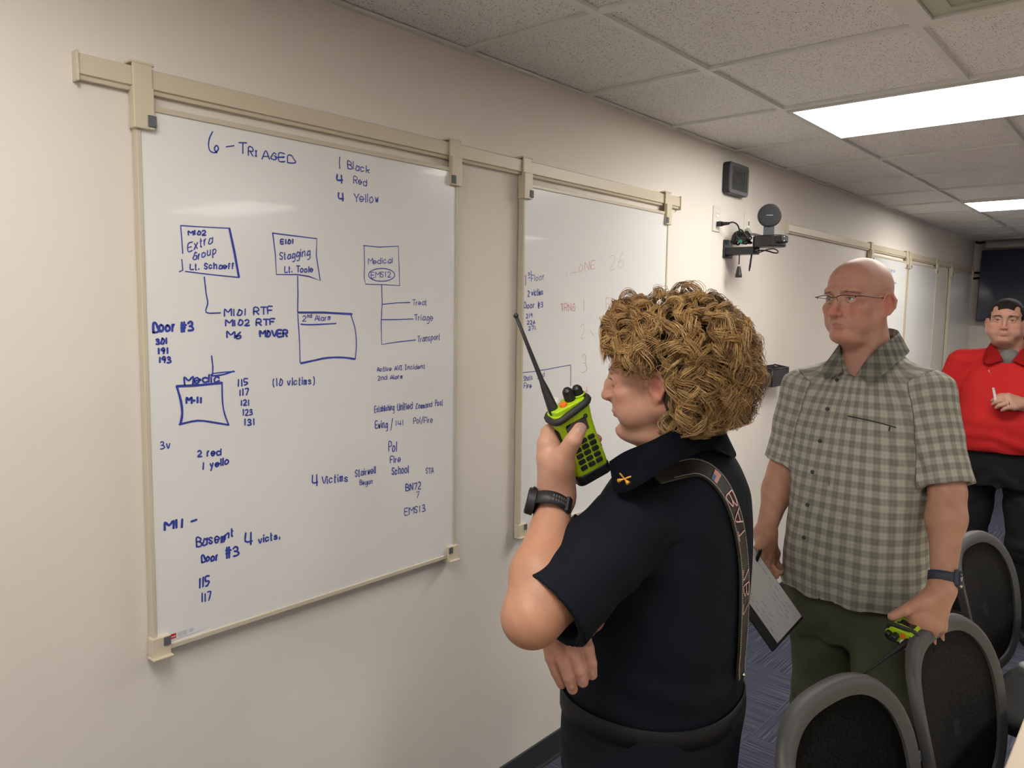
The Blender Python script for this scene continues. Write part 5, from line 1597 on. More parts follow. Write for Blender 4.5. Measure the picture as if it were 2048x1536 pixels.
    nx = np.arange(n)[:, None, None]*NP*K+np.arange(NP-1)[None, :, None]*K+((np.arange(K)+1) % K)[None, None, :]
    f = np.stack([base, nx, nx+K, base+K], -1).reshape(-1, 4)
    col = np.repeat(C, NP*K, 0)
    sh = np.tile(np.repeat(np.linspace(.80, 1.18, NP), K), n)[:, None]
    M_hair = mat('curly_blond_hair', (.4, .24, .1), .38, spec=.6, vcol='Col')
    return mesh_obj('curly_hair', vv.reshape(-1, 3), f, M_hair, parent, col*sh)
hair = curly_hair(wom.root, wR, wT, wS)
# ---------------------------------------------------------------- portable radios
def radio(label, Mx, ant_bend=(0, 0, 0), group='lime green radios held in hands', s=1.0, ant=.165):
    """Mx: local x = width, y = away from the keypad face, z = up; origin at the body's middle"""
    t = thing('two_way_radio', label, 'radio', tuple(Mx.translation), 0, group)
    M0 = Mx @ Matrix.Scale(s, 4)
    def P(x, y, z): return M0 @ Vector((x, y, z))
    w, d, h = .034, .021, .072       # half sizes
    # body: rounded prism, a little narrower at the waist
    b = NB(); rings = []
    for z, kx, ky in ((-h+.016, .93, .93), (-h+.03, .95, .95), (0, .90, .92), (h*.45, .93, .95), (h-.016, 1.02, 1.02), (h-.006, 1.0, 1.0)):
        rings.append([b.verts.new((x*kx, y*ky, z)) for x, y in rrect(2*w, 2*d, .011, 4)])
    n = len(rings[0]); b.faces.new(rings[0][::-1]); b.faces.new(rings[-1])
    for A_, B_ in zip(rings[:-1], rings[1:]):
        for i in range(n): b.faces.new((A_[i], A_[(i+1) % n], B_[(i+1) % n], B_[i]))
    bmesh.ops.transform(b, matrix=M0, verts=b.verts)
    obj('housing', b, M_lime, t, smooth=True, sharp=35)
    b = NB(); prism(b, rrect(2*w*.99, 2*d*1.02, .012), -h-.002, -h+.018, M0); obj('battery_foot', b, M_black, t, bevel=.003)
    # black rubber collar round the top, tipped forward
    b = NB(); pts = [P(x*1.06, y*1.10, h-.008+.006*(x/w)) for x, y in smooth2([(p[0], p[1]) for p in rrect(2*w, 2*d, .012, 3)], 1)]
    tube(b, pts, .0062*s, 8, closed=True); obj('top_bumper', b, M_blackr, t, smooth=True)
    b = NB(); prism(b, rrect(2*w*.92, 2*d*.9, .010), h-.010, h+.003, M0); obj('top_deck', b, M_lime, t, bevel=.002)
    # antenna at the left end, knobs at the right, orange button between
    b = NB(); a0 = P(-w*.72, 0, h-.006)
    up = (M0.to_3x3() @ Vector((0, 0, 1))).normalized()+Vector(ant_bend); up.normalize()
    pts = [a0, a0+up*.012, a0+up*.045, a0+up*.062, a0+up*(.062+(ant-.062)*.5), a0+up*ant]
    tube(b, pts, [.0085*s, .0090*s, .0066*s, .0042*s, .0034*s, .0028*s], 14); sph(b, a0+up*ant, .0045*s, 12)
    obj('antenna', b, M_blackr, t, smooth=True)
    for x, hh, r in ((.010, .026, .0090), (.0275, .022, .0088)):
        b = NB(); cyl(b, P(x, 0, h-.002), P(x, 0, h+hh-.004), r*s, r*s*.93, 20); cyl(b, P(x, 0, h+hh-.004), P(x, 0, h+hh), r*s*.93, r*s*.55, 20)
        for k_ in range(10):
            a = 2*PI*k_/10; cyl(b, P(x+math.cos(a)*r*.97, math.sin(a)*r*.97, h+.004), P(x+math.cos(a)*r*.9, math.sin(a)*r*.9, h+hh-.006), .0012*s, n=6)
        obj('knob', b, M_black, t, smooth=True, sharp=40)
    b = NB(); tube(b, [P(.0275+.0098*math.cos(a), .0098*math.sin(a), h+.005) for a in [2*PI*i/24 for i in range(24)]], .0018*s, 6, closed=True); obj('knob_ring', b, M_lime, t, smooth=True)
    b = NB(); cyl(b, P(-.0075, -.008, h), P(-.0075, -.008, h+.0075), .0072*s, .0064*s, 20); obj('emergency_button', b, M_orange, t, smooth=True, sharp=40)
    b = NB(); sph(b, P(-.012, .012, h+.006), .0095*s, 16); obj('white_dome', b, mat('white_dome_plastic', (.75, .75, .72), .3), t, smooth=True)
    # keypad face
    b = NB(); prism(b, rrect(.040, .024, .003, cx=.002, cy=.034), d*.90, d*1.02, M0 @ Matrix.Rotation(PI, 4, 'Z') @ Matrix(((1, 0, 0, 0), (0, 0, 1, 0), (0, 1, 0, 0), (0, 0, 0, 1)))); obj('display', b, M_screen, t, bevel=.001)
    for r_ in range(5):
        for c_ in range(3):
            wk, hk = (.0125, .0078)
            b = NB()
            Mk = M0 @ Matrix.Translation((-.0155+.0155*c_, -d*.98, .006-.0118*r_)) @ Matrix.Rotation(PI/2, 4, 'X')
            prism(b, rrect(wk, hk, .0022, 3), -.002, .0022, Mk); obj('key', b, M_black, t, bevel=.0006)
    # push-to-talk and side keys on the left side
    b = NB(); Ms = M0 @ Matrix.Translation((-w*.93, 0, .012)) @ Matrix.Rotation(-PI/2, 4, 'Y')
    prism(b, rrect(.050, .018, .005), -.001, .0042, Ms); pt = obj('talk_button', b, M_blackr, t, bevel=.0015)
    b = NB(); cyl(b, Ms @ Vector((-.004, 0, .0042)), Ms @ Vector((-.004, 0, .0052)), .0042*s, n=18); obj('side_key', b, mat('pale_key_mark', (.45, .44, .38), .5), pt, smooth=True, sharp=40)
    b = NB(); sph(b, P(.018, -d*1.0, h-.026), .0042*s, 12); obj('indicator', b, M_blackr, t, smooth=True)
    return t
# the woman's: leaning, keypad towards the camera's right
c0 = at(1158, 880, 1.322)
upv = (-RIGHT*.335+UP*.86-FWD*.36).normalized()
nrm = (-FWD*.88+RIGHT*.36-UP*.2); nrm = (nrm-upv*nrm.dot(upv)).normalized()      # out of the keypad face
xv = upv.cross(-nrm)*-1
xv = nrm.cross(upv)*-1
Mr = Matrix(((xv.x, -nrm.x, upv.x, c0.x), (xv.y, -nrm.y, upv.y, c0.y), (xv.z, -nrm.z, upv.z, c0.z), (0, 0, 0, 1)))
radio('lime green two-way radio with black antenna held upright in the woman\'s raised hand', Mr, ant_bend=tuple(FWD*.22-RIGHT*.02+UP*.02), ant=.178)
# blue marker held behind it
b = NB(); cyl(b, at(1186, 868, 1.365), at(1200, 893, 1.352), .0045, n=14); 
tag(obj('marker_pen', b, mat('blue_pen_plastic', (.03, .04, .45), .35), None, smooth=True, sharp=40), 'blue marker pen tip behind the raised radio', 'marker')
# the man's: lying across his hand, antenna pointing down to the left
c0 = at(1822, 1250, 1.815)
upv = (-RIGHT*.72-UP*.22-FWD*.62).normalized()
nrm = (UP*.86-FWD*.30+RIGHT*.0); nrm = (nrm-upv*nrm.dot(upv)).normalized()
xv = nrm.cross(upv)*-1
Mr = Matrix(((xv.x, -nrm.x, upv.x, c0.x), (xv.y, -nrm.y, upv.y, c0.y), (xv.z, -nrm.z, upv.z, c0.z), (0, 0, 0, 1)))
radio('lime green radio with thin drooping antenna in the bald man\'s hand', Mr, ant_bend=tuple(-RIGHT*.10-UP*.24+FWD*.42), ant=.150, s=.85)
# ---------------------------------------------------------------- clipboard with notes and a pen in his other hand
q = [at(1507, 1130, 2.10), at(1552, 1150, 2.12), at(1570, 1262, 2.10), at(1548, 1284, 2.07), at(1497, 1215, 2.06)]
o_ = at(1532, 1205, 2.09)
ex = (at(1546, 1292, 2.06)-at(1492, 1215, 2.06)).normalized()      # along the lower long edge
ey = (at(1505, 1128, 2.10)-at(1492, 1215, 2.06)); ez = ex.cross(ey).normalized(); ey = ez.cross(ex)
if ez.dot(CAM-o_) < 0: ez = -ez
org = at(1548, 1292, 2.06)
Mc = Matrix(((-ex.x, ey.x, ez.x, org.x), (-ex.y, ey.y, ez.y, org.y), (-ex.z, ey.z, ez.z, org.z), (0, 0, 0, 1)))
t = thing('clipboard', 'black folder with a sheet of handwritten notes in the bald man\'s lowered hand', 'clipboard', tuple(org))
b = NB(); box(b, (.135, .058, -.004), (.29, .140, .008), Mc); obj('black_cover', b, M_blackr, t, bevel=.002)
b = NB(); box(b, (.137, .069, .0010), (.276, .112, .0016), Mc); pp = obj('paper_sheet', b, mat('white_paper', (.60, .61, .62), .7), t)
b = NB(); rr_ = random.Random(3)
for i in range(8):
    y = .022+i*.0125; x = .02+rr_.uniform(0, .02)
    if i == 3: continue
    while x < .24:
        l = rr_.uniform(.008, .026); yy = y+rr_.uniform(-.0015, .0015)
        pts = []
        for k_ in range(int(l/.0022)+2): pts.append(Vector((x+k_*.0022, yy+rr_.uniform(-.0022, .0022), .0022)))
        for a_, c_ in zip(pts[:-1], pts[1:]):
            dd = (c_-a_).normalized(); nn_ = Vector((-dd.y, dd.x, 0))*.00035
            b.faces.new([b.verts.new(Mc @ v) for v in (a_-nn_, c_-nn_, c_+nn_, a_+nn_)])
        x += l+rr_.uniform(.004, .02)
        if rr_.random() < .15: break
me = bpy.data.meshes.new('handwriting'); b.to_mesh(me); b.free(); link('handwriting', me, [mat('pen_ink', (.05, .05, .07), .5)], pp, smooth=False)
t = thing('ballpoint_pen', 'black ballpoint pen at the top of the folder in the lowered hand', 'pen', tuple(at(1516, 1112, 2.10)))
b = NB(); cyl(b, at(1512, 1124, 2.11), at(1521, 1100, 2.09), .0050, n=14); obj('barrel', b, M_black, t, smooth=True, sharp=40)
b = NB(); cyl(b, at(1521, 1100, 2.09), at(1522, 1096, 2.088), .0028, n=10); obj('clicker', b, M_chrome, t, smooth=True, sharp=40)
# ---------------------------------------------------------------- the man in red
red = Body('dark-haired man in a red polo shirt and black trousers beside the television', 2022, 700, 4.02, 38)
rR = facing(36, 3, 2); rT = np.array(at(2012, 642, 3.98)); rS = .99
rLS, rLE, rLW = red.w(-.215, 0, 1.44), red.w(-.275, .03, 1.165), red.w(-.085, .185, 1.247)
rRS, rRE, rRW = red.w(.215, 0, 1.44), red.w(.290, -.03, 1.17), red.w(.30, .07, .93)
F = Field(); nb = red.w(0, -.01, 1.47)
head_ops(F, rR, rT, rS, jaw=1.06, fat=.0065, nose=.95, lip=.9, brow=1.2, frown=.6, wr=.5, neck_to=nb, neck_r=.070)
F.cone(nb, red.w(0, -.01, 1.32), .070, .11, .03); F.cone(red.w(0, 0, 1.32), red.w(0, 0, .95), .11, .12, .03)
for S_, E_, W_2 in ((rLS, rLE, rLW), (rRS, rRE, rRW)):
    F.cone(red.w(0, -.01, 1.40), S_, .055, .056, .03); F.cone(S_, E_, .060, .050, .02)
    mm = E_.lerp(W_2, .35); F.cone(E_, mm, .048, .050, .02); F.cone(mm, W_2, .050, .030, .02)
def hand_at(F, wp, d, n_, side, curl=.5, s=1.0):
    """generic relaxed hand: d along the fingers, n_ out of the back of the hand, side towards the thumb"""
    d = d.normalized(); n_ = (n_-d*n_.dot(d)).normalized(); sd_ = (side-d*side.dot(d)); sd_ = (sd_-n_*sd_.dot(n_)).normalized()
    palm = []; fing = []
    for i, (u, L_) in enumerate(((.030, .076), (.010, .084), (-.010, .078), (-.028, .062))):
        k_ = wp+d*(.088-.004*i*i*.5)*s+sd_*u*s; palm.append((k_, .0155*s))
        pts = [k_]; a = curl*.6
        for f_ in (.46, .30, .24):
            dd = d*math.cos(a)-n_*math.sin(a); pts.append(pts[-1]+dd*L_*f_*s); a += curl
        fing.append((pts, [.0118*s, .0108*s, .0098*s, .0082*s]))
    tb = wp+d*.03*s+sd_*.024*s
    th = [tb, tb+(d*.7+sd_*.6-n_*.3).normalized()*.040*s]; th.append(th[-1]+(d*.85+sd_*.1-n_*.4).normalized()*.032*s); th.append(th[-1]+(d*.9-sd_*.15-n_*.35).normalized()*.026*s)
    hand_ops(F, (wp, .028*s), palm, fing, [(th, [.019*s, .0145*s, .0125*s, .0102*s])])
    return fing
hd = (at(1972, 795, 3.78)-rLW)
fg = hand_at(F, rLW, hd, (-FWD*.8+UP*.5), UP, .62)
hand_at(F, rRW, Vector((0, 0, -1))+RIGHT*.05, RIGHT*-1, -FWD, .4)
def red_color(P):
    c = skin_color(P, rR, rT, rS, redness=.9, stubble=(.30, (.14, .10, .08), 'face'), base=(.46, .26, .185))
    low = np.clip((1.38-P[:, 2])/.05, 0, 1)[:, None]
    return c*(1-low)+low*np.array((.46, .26, .185))
build('body', F, .0036, M_skin, red.root, red_color)
eyes(red.root, rR, rT, rS, gaze=(.05, 1, .0), iris=M_irisb)
M_dhair = mat('dark_hair', (.018, .013, .010), .75, spec=.2, bump=(200, .6, 4))
brows(red.root, rR, rT, rS, M_dhair, 1.2, 90, 5, F=F)
lashes(red.root, rR, rT, rS, F, r=.0007)
# short cropped hair cap
H = Field(); H.frame(rR, rT)
e = lambda c, r, k=.01, sg=1: H.ell([q*rS for q in c], [q*rS for q in r], None, k, sg)
e((0, -.024, .033), (.0815, .1015, .0885), 0); e((0, .026, .055), (.062, .055, .050), .015)
e((0, .098, -.028), (.068, .060, .092), .006, -1); 
for g in (-1, 1): e((g*.058, .085, .066), (.020, .040, .020), .008, -1); e((g*.080, -.004, -.045), (.030, .032, .050), .006, -1)
e((0, -.03, -.105), (.10, .12, .062), .01, -1)
H.fr = 0; H.disp = lambda P: noise3(P, 260, 3)*.0012
build('short_hair', H, .0035, M_dhair, red.root, it=1)
# red polo
M_redp = mat('red_polo_knit', (0.50, 0.018, 0.018), 0.8, spec=.2, bump=(500, .15, 2), var=(12, .06))
F = Field(); F.k = .03; F.frame(red.R, red.T)
stack_op(F, [(.985, 0, .02, .200, .165), (1.02, 0, .03, .210, .175), (1.15, 0, .035, .212, .178), (1.28, 0, .02, .215, .165), (1.36, 0, .008, .210, .148), (1.43, 0, 0, .180, .120), (1.48, 0, -.005, .110, .088), (1.515, 0, -.01, .078, .074)], 2.3)
F.fr = 0
for g, S_, E_ in ((-1, rLS, rLE), (1, rRS, rRE)):
    F.cone(red.w(g*.04, -.012, 1.475), S_+Vector((0, 0, .004)), .050, .062, .03)
    frus(F, S_.lerp(E_, -.05), S_.lerp(E_, .86), .068, .072, .03); F.cone(S_, S_.lerp(E_, .4), .068, .062, .03)
F.disp = lambda P: noise3(P*np.array([1, 1, .6]), 14, 40)*.005+noise3(P, 38, 41)*.0015+.003*np.sin(P[:, 2]*70+noise3(P, 8, 42)*2.5)*np.clip((1.15-P[:, 2])/.1, 0, 1)
F.ell(tuple(red.w(0, .085, 1.530)), (.050, .060, .060), k=.01, sign=-1)
RFd = F
build('polo_shirt', F, .0055, M_redp, red.root)
dz = -.026
collar(red, [((-.014, .120, 1.455), (-.018, .122, 1.462), (-.080, .142, 1.436)), ((-.048, .090, 1.500), (-.056, .094, 1.518), (-.112, .104, 1.452)),
             ((-.074, .020, 1.525), (-.082, .022, 1.560), (-.112, .030, 1.505)), ((-.062, -.052, 1.535), (-.070, -.058, 1.580), (-.094, -.072, 1.530)),
             ((0, -.084, 1.54), (0, -.09, 1.586), (0, -.116, 1.538)), ((.062, -.052, 1.535), (.070, -.058, 1.580), (.094, -.072, 1.530)),
             ((.074, .020, 1.525), (.082, .022, 1.560), (.112, .030, 1.505)), ((.048, .090, 1.500), (.056, .094, 1.518), (.112, .104, 1.452)),
             ((.014, .120, 1.455), (.018, .122, 1.462), (.080, .142, 1.436))], M_redp)
# grey undershirt in the open neck
U = Field(); U.frame(red.R, red.T); U.ell((0, .066, 1.470), (.052, .052, .050), k=0); U.fr = 0
build('undershirt', U, .005, mat('grey_undershirt', (.16, .155, .14), .9), red.root)
b = NB()
for x, y in ((1987, 720), (1979, 742)):
    w_, g_ = ray_hit(RFd, x, y, 3.5, 4.3); cyl(b, w_-g_*.001, w_+g_*.003, .0055, n=14)
obj('button', b, mat('red_button', (.35, .03, .03), .3), red.root, smooth=True, sharp=40)
w_ = [ray_hit(RFd, 1980, 746, 3.5, 4.3, off=.003)[0], ray_hit(RFd, 1974, 736, 3.5, 4.3, off=.003)[0]]
b = NB(); tube(b, [Vector(w_[1]), Vector(w_[0])], .0018, 6); obj('collar_clip', b, M_chrome, red.root, smooth=True)
M_blackt = mat('black_trouser_cloth', (.007, .0075, .008), .8, spec=.25, bump=(60, .3, 5))
trouser(red, red.w(-.10, 0, .92), red.w(.10, 0, .92), red.w(-.135, .05, .49), red.w(.135, .0, .49), red.w(-.17, .02, .09), red.w(.15, -.03, .09), M_blackt, 1.02, w=(.200, .165), r=(.106, .090, .072), seed=51, amp=.005)
shoe(red, -.17, .0, M_shoe, 10); shoe(red, .15, -.05, M_shoe, -12)
# ring, and the white marker between his fingers
k_ = fg[2][0]; rp = k_[0].lerp(k_[1], .55); b = NB(); ax = (k_[1]-k_[0]).normalized(); e1 = ax.cross(UP).normalized(); e2 = ax.cross(e1)
tube(b, [rp+(e1*math.cos(a)+e2*math.sin(a))*.0136 for a in [2*PI*i/20 for i in range(20)]], .0018, 6, closed=True); obj('ring', b, M_gl, red.root, smooth=True)
t = thing('marker_pen', 'white capped marker held upright in the red-shirted man\'s hand', 'marker', tuple(at(1982, 785, 3.72)))
mb_ = fg[1][0][2].lerp(fg[0][0][2], .5); md_ = (UP*.95-RIGHT*.25-FWD*.1).normalized()
b = NB(); cyl(b, mb_-md_*.015, mb_+md_*.052, .0062, n=14); obj('barrel', b, mat('white_marker_plastic', (.72, .70, .66), .35), t, smooth=True, sharp=40)
b = NB(); cyl(b, mb_+md_*.052, mb_+md_*.066, .0056, n=14); obj('cap', b, mat('marker_cap', (.62, .60, .58), .35), t, smooth=True, sharp=40)
# ================================================================ chairs
M_cframe = mat('chair_grey_plastic', (0.062, 0.060, 0.058), 0.50, bump=(400, .08))
M_cdark = mat('chair_black_plastic', (0.012, 0.012, 0.013), 0.45)
M_armc = mat('chair_arm_grey', (.20, .20, .20), .4)
def mesh_fabric():
    m = mat('chair_mesh_fabric', (0.030, 0.029, 0.028), 0.85, spec=.2)
    nt = m.node_tree; N = nt.nodes; L = nt.links; b = N['Principled BSDF']
    tc = N.new('ShaderNodeTexCoord'); v = N.new('ShaderNodeTexVoronoi'); v.inputs['Scale'].default_value = 320; L.new(tc.outputs['Object'], v.inputs['Vector'])
    cr = N.new('ShaderNodeMix'); cr.data_type = 'RGBA'; cr.inputs['A'].default_value = (.055, .052, .048, 1); cr.inputs['B'].default_value = (.016, .016, .016, 1)
    mr = N.new('ShaderNodeMapRange'); mr.inputs['From Min'].default_value = .1; mr.inputs['From Max'].default_value = .6; L.new(v.outputs['Distance'], mr.inputs['Value'])
    L.new(mr.outputs[0], cr.inputs['Factor']); L.new(cr.outputs['Result'], b.inputs['Base Color'])
    return m
M_cmesh = mesh_fabric()
M_cseat = mat('chair_seat_fabric', (.014, .014, .015), .9, bump=(500, .3))
def back_pt(u, v):
    """u across -1..1, v up 0..1 of the backrest; local chair: +x is the way the sitter faces, origin on the floor below the seat"""
    hw = .250*(1-.16*(1-v)**1.3)
    y = u*hw
    z = .49+.472*v
    x = -.235-.085*v+.045*(1-abs(u)**2)*-1*.6+.03*math.sin(v*PI)
    return Vector((x, y, z))
def back_outline(n=64, k=1.0):
    """rounded top corners: superellipse in (u, v)"""
    out = []
    for i in range(n):
        a = 2*PI*i/n; c, s = math.cos(a), math.sin(a)
        p = 3.0 if s > 0 else 4.5
        r = (abs(c)**p+abs(s)**p)**(-1/p)
        out.append((c*r*k, .5+.5*s*r*k))
    return out
def make_chair():
    t = thing('office_chair', 'x', 'chair', (0, 0, 0))
    b = NB(); n = 64; prof = []
    # rim: flat band wrapped round the backrest's edge, thick to the rear
    ring = []
    for (kk, off) in ((1.0, 0), (.985, .012), (.94, .016), (.855, .010), (.855, -.004), (.93, -.012), (.99, -.010)):
        ring.append([b.verts.new(back_pt(u, v)+Vector((off, 0, 0))) for u, v in back_outline(n, kk)])
    m = len(ring)
    for j in range(m):
        for i in range(n): b.faces.new((ring[j][i], ring[j][(i+1) % n], ring[(j+1) % m][(i+1) % n], ring[(j+1) % m][i]))
    obj('back_rim', b, M_cframe, t, smooth=True, sharp=50)
    b = NB(); rr_ = []
    for kk in (.865, .65, .45, .25, .08):
        rr_.append([b.verts.new(back_pt(u, v)+Vector((.003, 0, 0))) for u, v in back_outline(n, kk)])
    b.faces.new(rr_[-1])
    for A_, B_ in zip(rr_[:-1], rr_[1:]):
        for i in range(n): b.faces.new((A_[i], A_[(i+1) % n], B_[(i+1) % n], B_[i]))
    bmesh.ops.solidify(b, geom=b.faces[:], thickness=.003)
    obj('mesh_panel', b, M_cmesh, t, smooth=True)
    b = NB()   # spine and lower yoke
    tube(b, [(-.10, 0, .415), (-.24, 0, .42), (-.315, 0, .50), (-.325, 0, .62)], [.030, .030, .026, .018], 12, sm=5)
    for s in (-1, 1): tube(b, [(-.315, 0, .55), (-.300, s*.10, .56), (-.262, s*.20, .60), (-.270, s*.222, .70)], [.018, .016, .014, .010], 10, sm=5)
    obj('back_support', b, M_cdark, t, smooth=True)
    b = NB(); pr = []
    for z, k in ((.435, .90), (.445, .98), (.470, 1.0), (.490, .97), (.497, .85)):
        pr.append([b.verts.new((x*k, y*k, z-.012*abs(x*2)**3)) for x, y in rrect(.47, .48, .10, 6)])
    n2 = len(pr[0]); b.faces.new(pr[0][::-1]); b.faces.new(pr[-1])
    for A_, B_ in zip(pr[:-1], pr[1:]):
        for i in range(n2): b.faces.new((A_[i], A_[(i+1) % n2], B_[(i+1) % n2], B_[i]))
    obj('seat', b, M_cseat, t, smooth=True, sharp=60)
    b = NB(); box(b, (0, 0, .41), (.20, .16, .05)); cyl(b, (0, 0, .25), (0, 0, .40), .025); cyl(b, (0, 0, .12), (0, 0, .26), .032); obj('gas_lift', b, M_cdark, t, bevel=.004)
    for s in (-1, 1):
        b = NB(); tube(b, [(.02, s*.20, .425), (.02, s*.238, .44), (.02, s*.246, .56), (.02, s*.244, .655)], .014, 10, sm=4, flat=(Vector((0, 1, 0)), .6)); ar_ = obj('armrest', b, M_cdark, t, smooth=True)
        b = NB(); prism(b, rrect(.25, .055, .025, cx=.02, cy=s*.244), .652, .680); obj('arm_pad', b, M_armc, ar_, bevel=.008)
    for k in range(5):
        a = 2*PI*k/5+.35; c, s = math.cos(a), math.sin(a)
        b = NB(); tube(b, [(c*.02, s*.02, .125), (c*.15, s*.15, .115), (c*.29, s*.29, .085)], [.030, .024, .016], 8, flat=(Vector((0, 0, 1)), .8))
        lg = obj('base_arm', b, M_cdark, t, smooth=True, sharp=50)
        b = NB(); x, y = c*.30, s*.30
        tx, ty = -s, c
        for g in (-1, 1): cyl(b, (x+tx*.010*g, y+ty*.010*g, .030), (x+tx*.026*g, y+ty*.026*g, .030), .030, n=20)
        cyl(b, (x, y, .035), (x, y, .09), .009, n=10); box(b, (x, y, .052), (.03, .03, .02))
        obj('caster', b, M_cdark, lg, smooth=True, sharp=40)
    return t
def dup(root, loc, rz, label, group=None):
    r = root.copy(); COL.objects.link(r); r.location = loc; r.rotation_euler = (0, 0, rz); r['label'] = label
    if group: r['group'] = group
    for ch in list(root.children):
        c = ch.copy(); COL.objects.link(c); c.parent = r; c.matrix_parent_inverse = ch.matrix_parent_inverse.copy()
        for g in ch.children:
            d = g.copy(); COL.objects.link(d); d.parent = c; d.matrix_parent_inverse = g.matrix_parent_inverse.copy()
    return r
chair = make_chair()
GRP = 'mesh-backed office chairs along the table'
CH = [((1.535, 1.435), -10, 'nearest black mesh-back office chair, at the bottom edge of the picture'),
      ((1.620, 1.945), -8, 'mesh-back office chair beside the bald man\'s hand with the radio'),
      ((1.530, 2.84), -8, 'mesh-back office chair between the bald man\'s arm and the man in red')]
for i, ((x, y), a, lb) in enumerate(CH):
    if i == 0:
        chair.location = (x, y, 0); chair.rotation_euler = (0, 0, R_(a)); chair['label'] = lb; chair['group'] = GRP
    else: dup(chair, (x, y, 0), R_(a), lb, GRP)
# ---------------------------------------------------------------- table at the right edge
M_table = mat('cream_table_laminate', (.66, .55, .40), .45)
t = thing('conference_table', 'long cream-topped table at the lower right corner', 'table', (2.15, 2.4, 0))
b = NB(); box(b, (2.165, 1.6, .725), (1.40, 3.2, .03)); obj('table_top', b, M_table, t, bevel=.004)
for x in (1.9, 2.6):
    for y in (.25, 2.95):
        b = NB(); cyl(b, (x, y, 0), (x, y, .71), .03); obj('leg', b, M_cdark, t, smooth=True, sharp=40)
# ================================================================ things on the wall
# television on a swing arm
p_tl = Vector((.089, 9.06, 2.352))
t = thing('television', 'large dark flat television tilted on the end wall', 'television', (.75, 9.1, 2.0))
c_t = Vector((.089+.62, 9.02, 1.985))
tvw, tvh = 1.24, .72
tx = Vector((1, -.03, .0)).normalized(); tz = Vector((.03, .08, 1)).normalized(); tn = tx.cross(tz)
tz = tn.cross(tx)*1 if (tn.cross(tx)).z > 0 else -tn.cross(tx)
org = Vector((.092, 9.10, 2.352))
Mt = Matrix(((tx.x, tz.x, -tn.x if False else tx.cross(tz).x, org.x), (tx.y, tz.y, tx.cross(tz).y, org.y), (tx.z, tz.z, tx.cross(tz).z, org.z), (0, 0, 0, 1)))
# local: x along the width, y up, z towards the room (x cross up = -y world)
b = NB(); box(b, (tvw/2, -tvh/2, -.013), (tvw, tvh, .030), Mt); obj('casing', b, M_cdark, t, bevel=.004)
b = NB(); box(b, (tvw/2, -tvh/2, .0035), (tvw-.014, tvh-.018, .003), Mt); obj('screen', b, mat('tv_screen_off', (.010, .020, .046), .22, coat=.3), t)
b = NB()
tube(b, [(.75, YF-.002, 1.98), (.75, YF-.10, 1.98)], .05, 12); tube(b, [(.02, YF-.03, 2.13), (.20, YF-.09, 2.12)], .012, 8); tube(b, [(.02, YF-.03, 2.07), (.20, YF-.09, 2.08)], .012, 8)
obj('wall_bracket', b, M_cdark, t, smooth=True, sharp=40)
# rolled projection screen above it
t = thing('projection_screen', 'pale rolled-up projection screen tube above the television', 'projection screen', (1.2, 9.1, 2.42))
b = NB(); cyl(b, (.12, 9.12, 2.405), (2.3, 9.12, 2.405), .040, n=24); obj('housing', b, mat('pale_tube', (.42, .40, .36), .5), t, smooth=True, sharp=40)
b = NB(); tube(b, [(.02, 9.19, 2.44), (.06, 9.14, 2.43), (.12, 9.12, 2.43), (.14, 9.11, 2.38)], .012, 8, sm=4); obj('cable', b, M_cdark, t, smooth=True)
# wall clock: square digital
t = thing('wall_clock', 'square grey and black digital clock high on the wall, display blank', 'clock', (0, 3.58, 2.33))
y0, y1, z0, z1 = 3.412, 3.624, 2.246, 2.392
yc, zc = (y0+y1)/2, (z0+z1)/2
Mk = Matrix(((0, 0, 1, 0), (1, 0, 0, yc), (0, 1, 0, zc), (0, 0, 0, 1)))
b = NB(); prism(b, rrect(y1-y0, z1-z0, .018), .0, .036, Mk); obj('case', b, mat('clock_dark_case', (.018, .020, .024), .45), t, bevel=.004)
b = NB(); o1 = rrect(y1-y0-.004, z1-z0-.004, .017); i1 = rrect(y1-y0-.044, z1-z0-.038, .004)
A_ = [b.verts.new(Mk @ Vector((x, y, .037))) for x, y in o1]; B_ = [b.verts.new(Mk @ Vector((x, y, .039))) for x, y in i1]; C2 = [b.verts.new(Mk @ Vector((x, y, .030))) for x, y in i1]
for i in range(len(A_)):
    j = (i+1) % len(A_); b.faces.new((A_[i], A_[j], B_[j], B_[i])); b.faces.new((B_[i], B_[j], C2[j], C2[i]))
obj('bezel', b, mat('clock_grey_bezel', (.12, .12, .125), .4), t)
b = NB(); box(b, (0, 0, .0365), (y1-y0-.042, z1-z0-.036, .002), Mk); dsp = obj('display', b, mat('clock_display', (.045, .052, .050), .12, coat=.6), t)
# faint unlit segments
b = NB(); sw = .020
for cx in (-.042, .0, .042):
    for dx, dy, ww, hh in ((0, .036, .022, .005), (0, 0, .022, .005), (0, -.036, .022, .005), (-.014, .018, .005, .028), (.014, .018, .005, .028), (-.014, -.018, .005, .028), (.014, -.018, .005, .028)):
        box(b, (cx+dx, dy, .0378), (ww, hh, .0006), Mk)
obj('unlit_digits', b, mat('clock_segment', (.030, .036, .036), .3), dsp)
